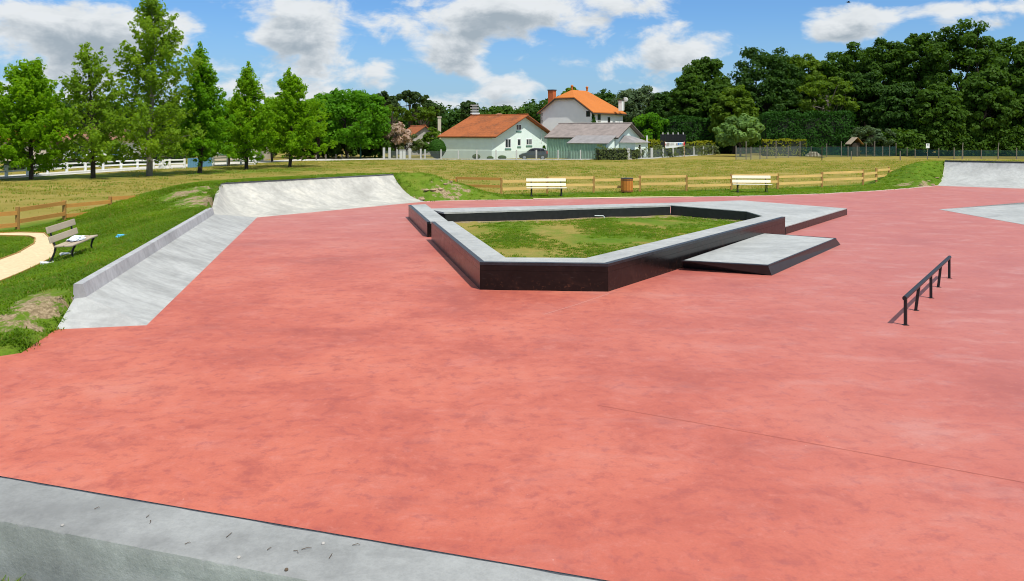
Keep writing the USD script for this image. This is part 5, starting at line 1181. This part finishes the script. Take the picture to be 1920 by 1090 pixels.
# lamp post
lp_ = thing('lamp_post', 'dark green lamp post with a lantern head in front of the big rounded tree', 'lamp post', G(676, 297.5)); zt = H(222, G(676, 297.5)[1])
obj('pole', MB().tube([(0, 0, -.1), (0, 0, .05), (0, 0, .06), (0, 0, .9), (0, 0, .92), (0, 0, zt - .9)], [.18, .18, .12, .11, .08, .06], 12).mesh(), M['lamp'], lp_, smooth=40)
obj('collar', MB().tube([(0, 0, zt - .95), (0, 0, zt - .85), (0, 0, zt - .75)], [.06, .16, .12], 12).mesh(), M['lamp'], lp_, smooth=40)
obj('lantern', MB().tube([(0, 0, zt - .75), (0, 0, zt - .3)], [.13, .26], 8).mesh(), M['glass'], lp_)
obj('hood', MB().tube([(0, 0, zt - .30), (0, 0, zt - .26), (0, 0, zt - .08), (0, 0, zt + .05)], [.34, .34, .16, .02], 12).mesh(), M['lamp'], lp_, smooth=40)

# ------------------------------------------------------------------ benches and bin
def make_bench(label, loc, rz, slat, group=None):
    t = thing('bench', label, 'bench', loc, rz, group); Lb = 2.1
    def plank(name, c, size, tilt):
        m = bevelled(size, .012); m = m.rotate([tilt, 0, 0]).translate([float(x) for x in c]); obj(name, m, M[slat], t, smooth=30)
    for k in range(2): plank('seat_slat', (0, -.37 + .22 * k, .445 + .004 * (k == 0)), (Lb, .205, .045), -3)
    plank('back_slat', (0, .055, .60), (Lb, .04, .165), -14); plank('back_slat', (0, .115, .84), (Lb, .04, .165), -14)
    for s in (-.78, .78):
        zf = np.array([0, .1, .25, .38, .425]); 
        obj('leg', MB().tube([(s, -.46, 0), (s, -.425, .08), (s, -.375, .22), (s, -.40, .34), (s, -.44, .42)], [.032, .026, .024, .026, .03], 8).mesh(), M['black'], t, smooth=50)
        obj('leg', MB().tube([(s, .14, 0), (s, .09, .10), (s, .03, .25), (s, .0, .42)], [.032, .026, .024, .028], 8).mesh(), M['black'], t, smooth=50)
        obj('bracket', MB().bar((s, -.46, .408), (s, .03, .418), .05, .03).mesh(), M['black'], t)
        obj('back_support', MB().tube([(s, .0, .40), (s, .07, .56), (s, .10, .68), (s, .155, .90)], [.028, .025, .022, .018], 8).mesh(), M['black'], t, smooth=50)
        obj('foot', MB().box((s, -.45, .015), (.10, .14, .03)).mesh(), M['black'], t); obj('foot', MB().box((s, .15, .015), (.10, .14, .03)).mesh(), M['black'], t)
    return t
bz = lambda p: np.r_[p[:2], max(0, float(ground(p[0], p[1])))]
b1 = G(1024, 368); b2 = G(1409, 360.5)
make_bench('pale slatted park bench facing the planter, left of the timber bin', bz(b1), 2, 'slat')
make_bench('pale slatted park bench by the fence well right of the timber bin', bz(b2), -8, 'slat')
bl0, bl1 = G(143, 497), G(175, 481.5); dirb = math.degrees(math.atan2((bl1 - bl0)[1], (bl1 - bl0)[0])); mid = (bl0 + bl1) / 2
off = np.array([math.cos(math.radians(dirb) + math.pi / 2), math.sin(math.radians(dirb) + math.pi / 2), 0]) * .45
lb = make_bench('weathered grey bench with black legs on the grass beside the gravel path', bz(mid + off), dirb, 'slat_grey')
bpos = bz(mid + off); R_ = rot2(math.radians(dirb))
def on_bench(x, y, z=0.0): q = R_ @ np.array([x, y]); return np.r_[bpos[:2] + q, bpos[2] + z]
for k, (x, y) in enumerate(((-.78, -.5), (.78, -.5), (.78, .15), (-.78, .15))):
    rng = np.random.default_rng(40 + k); a = np.linspace(0, 2 * np.pi, 14)[:-1]; r = rng.uniform(.75, 1.2, 13)
    c = on_bench(x, y); wide = (.42, .17) if k == 0 else (.24, .15)
    t = thing('bench_footing', ['long white concrete footing smear under the near front leg of the weathered bench', 'white concrete footing lump at the far front leg of the weathered bench', 'white concrete footing at the far rear leg of the weathered bench', 'white concrete footing at the near rear leg of the weathered bench'][k], 'footing', c)
    pts = np.c_[np.cos(a) * r * wide[0], np.sin(a) * r * wide[1], np.full(13, .035)]
    obj('slab', MB().prism(pts, -.05).mesh(), M['cream'], t)
# plastic bag and rag
def crumple(name, label, cat, loc, size, mat, seed, rz=0, extra=None):
    m = trimesh.creation.icosphere(4, 1.0); v = m.vertices.copy()
    v *= (1 + (meshkit.fbm(v * 2.6 + seed, 4, seed)[:, None] - .5) * 1.1); v *= np.array(size); v[:, 2] = np.maximum(v[:, 2] + size[2] * .55, 0.004)
    t = thing(name, label, cat, loc, rz); obj('sheet', (v, m.faces), M[mat], t)
    if extra:
        for k, (x, y, z, s, mm) in enumerate(extra):
            q = trimesh.creation.icosphere(2, s); w_ = q.vertices * [1, .8, .45] + [x, y, z]; obj('printed_patch', (w_, q.faces), M[mm], t)
    return t
crumple('plastic_bag', 'crumpled white plastic bag with blue print lying on the weathered bench seat', 'plastic bag', on_bench(-.05, -.27, .472), (.40, .17, .07), 'bag', 3, dirb, [(.34, .02, .05, .07, 'bag_blue'), (-.30, .1, .05, .05, 'bag_blue')])
crumple('blue_rag', 'small crumpled light blue cloth lying on the grass right of the weathered bench', 'cloth', np.r_[G(228, 459, .07)[:2], max(0., float(ground(*G(228, 459, .07)[:2]))) + .01], (.15, .09, .06), 'cloth', 7, 20)

bo = bz(G(1175.5, 362)); bn = thing('litter_bin', 'round litter bin clad in upright orange brown timber slats, by the fence', 'litter bin', bo)
for k in range(14):
    a = k / 14 * 2 * math.pi; m = bevelled((.128, .04, .74), .01).translate([0, -.31, .43]).rotate([0, 0, math.degrees(a)]); obj('slat', m, M['bin'], bn)
obj('liner', MB().tube([(0, 0, .03), (0, 0, .8)], .27, 20).mesh(), M['bevel'], bn, smooth=40)
for z in (.12, .72): obj('hoop', MB().tube([(0, 0, z - .02), (0, 0, z + .02)], .337, 28).mesh(), M['steel'], bn, smooth=40)
obj('rim', MB().tube([(0, 0, .79), (0, 0, .82), (0, 0, .821)], [.345, .345, .22], 28).mesh(), M['bevel'], bn, smooth=40)
obj('base', MB().tube([(0, 0, 0), (0, 0, .05)], .2, 16).mesh(), M['black'], bn)

# ------------------------------------------------------------------ the parked car
co = P(1000, 102.6); cr = thing('parked_car', 'charcoal hatchback parked side on between the mint house and the shed', 'car', co, 0)
cl_ = 3.55
def car_sec(x, zb, zs, zr, wb, wr):
    """One cross section: sill, shoulder and roof."""
    y = [-wb * .92, -wb, -wb * .99, -wr, -wr * .6, wr * .6, wr, wb * .99, wb, wb * .92]
    z = [zb, zb + .25, zs, zr - .07, zr, zr, zr - .07, zs, zb + .25, zb]
    return np.c_[np.full(10, x), y, z]
secs = [(-1.78, .34, .52, .60, .62, .50), (-1.70, .24, .62, .70, .76, .62), (-1.35, .22, .76, .84, .81, .66), (-.95, .22, .84, .92, .82, .68), (-.78, .22, .87, 1.02, .82, .66), (-.25, .22, .90, 1.40, .82, .58), (.15, .22, .91, 1.47, .82, .58), (.9, .22, .93, 1.46, .82, .58), (1.45, .24, .95, 1.38, .80, .56), (1.66, .26, .95, 1.12, .78, .58), (1.77, .36, .80, .92, .72, .60)]
rows = [car_sec(*s) for s in secs]
cv, cf = loft(rows); mb = MB().add(cv, cf)
for e in (rows[0], rows[-1]): mb.add(e, [(0, k, k + 1) for k in range(1, 9)] + [(0, k + 1, k) for k in range(1, 9)])
obj('body', mb.mesh(), M['car'], cr, smooth=35)
for sgn in (-1, 1):
    for x0, x1, t0, t1 in ((-.62, .08, -.20, .08), (.16, .86, .16, .82), (.93, 1.42, .89, 1.32)):
        yb, yt = .822 * sgn, .60 * sgn
        v = np.array([(x0, yb + .004 * sgn, .955), (x1, yb + .004 * sgn, .965), (t1, yt + .02 * sgn, 1.365), (t0, yt + .02 * sgn, 1.35)]); f = [(0, 1, 2), (0, 2, 3), (0, 2, 1), (0, 3, 2)]
        obj('side_window', (v, np.array(f)), M['glass'], cr)
    obj('mirror', MB().box((-.55, .9 * sgn, .98), (.12, .16, .12)).mesh(), M['car'], cr)
    obj('headlight', MB().box((-1.66, .6 * sgn, .62), (.16, .26, .12)).mesh(), M['headlamp'], cr)
    obj('tail_light', MB().box((1.68, .68 * sgn, .93), (.12, .2, .34)).mesh(), M['tail'], cr)
    for x in (-1.12, 1.12):
        w_ = UsdGeom.Xform.Define(stage, numbered(f'{cr.GetPath()}/wheel'))
        obj('tyre', MB().tube([(x, .62 * sgn, .30), (x, .66 * sgn, .30), (x, .81 * sgn, .30), (x, .83 * sgn, .30)], [.27, .30, .30, .28], 20).mesh(), M['tyre'], w_, smooth=40)
        obj('rim', MB().tube([(x, .82 * sgn, .30), (x, .842 * sgn, .30)], [.2, .19], 16).mesh(), M['rim'], w_, smooth=40)
v = np.array([(-.80, -.60, .99), (-.80, .60, .99), (-.30, .50, 1.385), (-.30, -.50, 1.385)]); v = v + [-.03, 0, .02]
obj('windscreen', (v, np.array([(0, 1, 2), (0, 2, 3), (0, 2, 1), (0, 3, 2)])), M['glass'], cr)

# ------------------------------------------------------------------ grass blades
def tuft(rng, n, hgt, spread, lean=.5, w=.011):
    v, f, nv = [], [], []
    for k in range(n):
        b = np.r_[rng.normal(size=2) * spread, -.01]; a = rng.uniform(0, 6.28); d = np.array([math.cos(a), math.sin(a), 0]); h_ = hgt * rng.uniform(.45, 1.2); ln_ = lean * h_ * rng.uniform(.2, 1.2)
        s = np.array([-d[1], d[0], 0]) * w; m = b + d * ln_ * .45 + UP * h_ * .62; t = b + d * ln_ * 1.25 + UP * h_ * .85
        i = len(v); v += [b - s, b + s, m + s * .8, m - s * .8, t]; f += [(i, i + 1, i + 2), (i, i + 2, i + 3), (i + 3, i + 2, i + 4)]; nv += [(UP * .9 - d * .35) / .966] * 5
    return np.array(v), np.array(f), np.array(nv)
def scatter(name, label, cat, pts, scl, protos, seed, tilt=.15):
    rng = np.random.default_rng(seed)
    pi = UsdGeom.PointInstancer.Define(stage, '/World/' + name); data(pi.GetPrim(), label, cat, None, 'stuff')
    for k, (msh, mat) in enumerate(protos):
        m = usdkit.mesh(stage, f'/World/{name}/tuft_{k:03d}' if k else f'/World/{name}/tuft', msh[:2], mat); pi.GetPrototypesRel().AddTarget(m.GetPath())
    n = len(pts); a = rng.uniform(0, 2 * math.pi, n)
    pi.CreatePositionsAttr(Vt.Vec3fArray.FromNumpy(pts.astype(np.float32)))
    q = np.c_[np.cos(a / 2), np.zeros(n), np.zeros(n), np.sin(a / 2)]
    pi.CreateOrientationsAttr(Vt.QuathArray([Gf.Quath(float(x[0]), float(x[1]), float(x[2]), float(x[3])) for x in q]))
    pi.CreateScalesAttr(Vt.Vec3fArray.FromNumpy(np.repeat(scl[:, None], 3, 1).astype(np.float32)))
    pi.CreateProtoIndicesAttr(Vt.IntArray.FromNumpy(rng.integers(0, len(protos), n).astype(np.int32)))
rng = np.random.default_rng(77)
pr1 = [(tuft(rng, 16, .065, .06, 1.3, .009), L['grass']) for _ in range(4)] + [(tuft(rng, 12, .06, .06, .9, .008), L['straw'])]
def field_pts(n, x0, x1, y0, y1, seed, keep):
    r = np.random.default_rng(seed); x, y = r.uniform(x0, x1, n), r.uniform(y0, y1, n); ok = keep(x, y); x, y = x[ok], y[ok]
    return np.c_[x, y, ground(x, y)], r.uniform(.6, 1.5, len(x))
BARE = [(c, rx, ry, rz) for c, rx, ry, rz in DIRT]
def dirt_at(x, y):
    d = np.zeros(len(x))
    for c, rx, ry, rz in BARE: d = np.maximum(d, blob(x, y, c, rx * 1.35, ry * 1.35, rz) ** .7)
    return d
def green(x, y):
    p = shapely.points(np.c_[x, y]); r = np.random.default_rng(len(x))
    vis = np.abs(x / y) < .66
    d0_, _ = seg_dist(x, y, QL, QR)
    ok = vis & ~shapely.contains(PARK, p) & ~shapely.contains(PATH.buffer(.12), p) & (shapely.contains(YARD, p) | (d0_ < 6.0))
    return ok & (dirt_at(x, y) + r.uniform(-.25, .25, len(x)) < .38)
p_, s_ = field_pts(60000, -17, -6.5, 12.5, 38, 1, green)
p2_, s2_ = field_pts(34000, -18, 34, 36, 60, 2, green)
scatter('short_grass', 'short green grass on the mound and round the skate park', 'grass', np.vstack([p_, p2_]), np.r_[s_, s2_ * 1.0], pr1, 3)
r = np.random.default_rng(9); bx = lawn_poly.bounds; x, y = r.uniform(bx[0], bx[2], 26000), r.uniform(bx[1], bx[3], 26000); ok = shapely.contains(lawn_poly.buffer(-.12), shapely.points(np.c_[x, y])) ; x, y = x[ok], y[ok]
bdq, _ = seg_dist(x, y, bk[3], plat[6]); dens = meshkit.fbm(np.c_[x * .6, y * .4, x * 0], 3, 2); ok = (dens + r.uniform(-.22, .22, len(x)) > .54) & (bdq > .5); x, y = x[ok], y[ok]
scatter('planter_grass', 'patchy green grass growing inside the black planter', 'grass', np.c_[x, y, .06 + (meshkit.fbm(np.c_[x * .6, y * .6, x * 0], 3, 8) - .5) * .10], r.uniform(.5, 1.1, len(x)), pr1, 4)
pr2 = [(tuft(rng, 14, .12, .16, .9, .014), L['straw']), (tuft(rng, 14, .11, .16, .9, .014), L['straw']), (tuft(rng, 14, .10, .16, .9, .014), L['grass'])]
def dryf(x, y):
    p = shapely.points(np.c_[x, y]); n_ = meshkit.fbm(np.c_[x * .08, y * .08, x * 0], 3, 12) + np.random.default_rng(5).uniform(-.2, .2, len(x))
    d0_, _ = seg_dist(x, y, QL, QR)
    return (np.abs(x / y) < .66) & ~shapely.contains(YARD, p) & (n_ > .42) & (d0_ > 5) & ~shapely.contains(lane.buffer(.3), p)
p_, s_ = field_pts(24000, -50, 66, 34, 102, 6, dryf)
scatter('dry_grass', 'taller yellowish meadow grass across the field behind the fence', 'grass', p_, s_, pr2, 7)
# blades at the foot of the foreground wall, and twigs and grit on its top
t_ = np.random.default_rng(31); n = 260; s = t_.uniform(4.6, 7.6, n); off_ = BACK + t_.uniform(.03, .5, n)
q = E0[:2][None] - ed[None] * 6 + ed[None] * s[:, None] + en[None] * off_[:, None]
scatter('verge_grass', 'long grass blades at the foot of the foreground concrete wall', 'grass', np.c_[q, ground(q[:, 0], q[:, 1])], t_.uniform(.6, 1.1, n), [(tuft(rng, 12, .12, .03, .7, .004), L['grass']), (tuft(rng, 12, .12, .03, .7, .004), L['straw'])], 8)
for k, (px, py, a) in enumerate([(277, 968, 80), (281, 979, -70), (430, 1003, 75), (505, 1029, 60), (555, 1035, -40), (620, 1042, 85), (352, 1019, 30), (668, 1022, 5), (575, 1029, 15), (182, 953, 40)]):
    c = G(px, py, LH + .004); L_t = .012 + .005 * (k % 3); aa = math.radians(a); d = np.array([math.cos(aa), math.sin(aa), 0]) * L_t
    t = thing('dry_twig', 'tiny dry brown twig lying on the grey deck of the foreground ramp', 'twig', c, group='twigs on the foreground ramp'); obj('stem', MB().tube([-d, d * .1 + [.004, .004, .004], d], [.0016, .0014, .0008], 5).mesh(), M['twig'], t)
for k, (px, py) in enumerate([(537, 1068), (117, 985), (606, 1019), (448, 1045)]):
    c = G(px, py, LH + .003); m = trimesh.creation.icosphere(1, .008); m.apply_scale([1, 1.3, .7]); t = thing('pebble', 'tiny dark pebble lying on the grey deck of the foreground ramp', 'pebble', c, group='pebbles on the foreground ramp'); obj('stone', m, M['stone'] if k else M['twig'], t)
# stones in the bare earth beside the quarter pipes
rng = np.random.default_rng(55)
for k, c in enumerate([G(800, 356, .5), G(812, 360, .4), G(835, 366, .2), G(846, 369, .1), G(1748, 322, .9), G(1757, 317, 1.0), G(1741, 330, .6), G(1727, 338, .4), G(792, 350, .7), G(826, 371, .1), G(1752, 327, .8)]):
    m = trimesh.creation.icosphere(2, 1.0); v = m.vertices * (1 + (meshkit.fbm(m.vertices * 1.5 + k, 3, k)[:, None] - .5) * .7) * rng.uniform(.06, .14, 3) * [1.5, 1, .55]
    side_ = 'left' if k not in (4, 5, 6, 7, 10) else 'right'
    t = thing('rock', f'rough buff stone half sunk in the earth slope beside the {side_} quarter pipe', 'stone', np.r_[c[:2], float(ground(c[0], c[1])) + .02], rng.uniform(0, 360), group=f'stones beside the {side_} quarter pipe'); obj('stone', (v, m.faces), M['dirt'], t, smooth=30)
# a bird against the clouds
bd_ = thing('bird', 'small dark bird gliding in the sky at top right', 'bird', P(1591, 70, H(4.5, 70)))
m = trimesh.creation.icosphere(2, 1.0); obj('body', (m.vertices * [.17, .06, .05], m.faces), M['bird'], bd_, smooth=True)
for sgn in (-1, 1): obj('wing', (np.array([(-.05, 0, .02), (.08, 0, .02), (.02, .16 * sgn, .09), (-.05, .34 * sgn, .05), (-.09, .15 * sgn, .08)]), np.array([(0, 1, 2), (0, 2, 4), (4, 2, 3), (0, 2, 1), (0, 4, 2), (4, 3, 2)])), M['bird'], bd_)
obj('tail', (np.array([(-.14, 0, .0), (-.26, .05, .0), (-.26, -.05, .0)]), np.array([(0, 1, 2), (0, 2, 1)])), M['bird'], bd_)
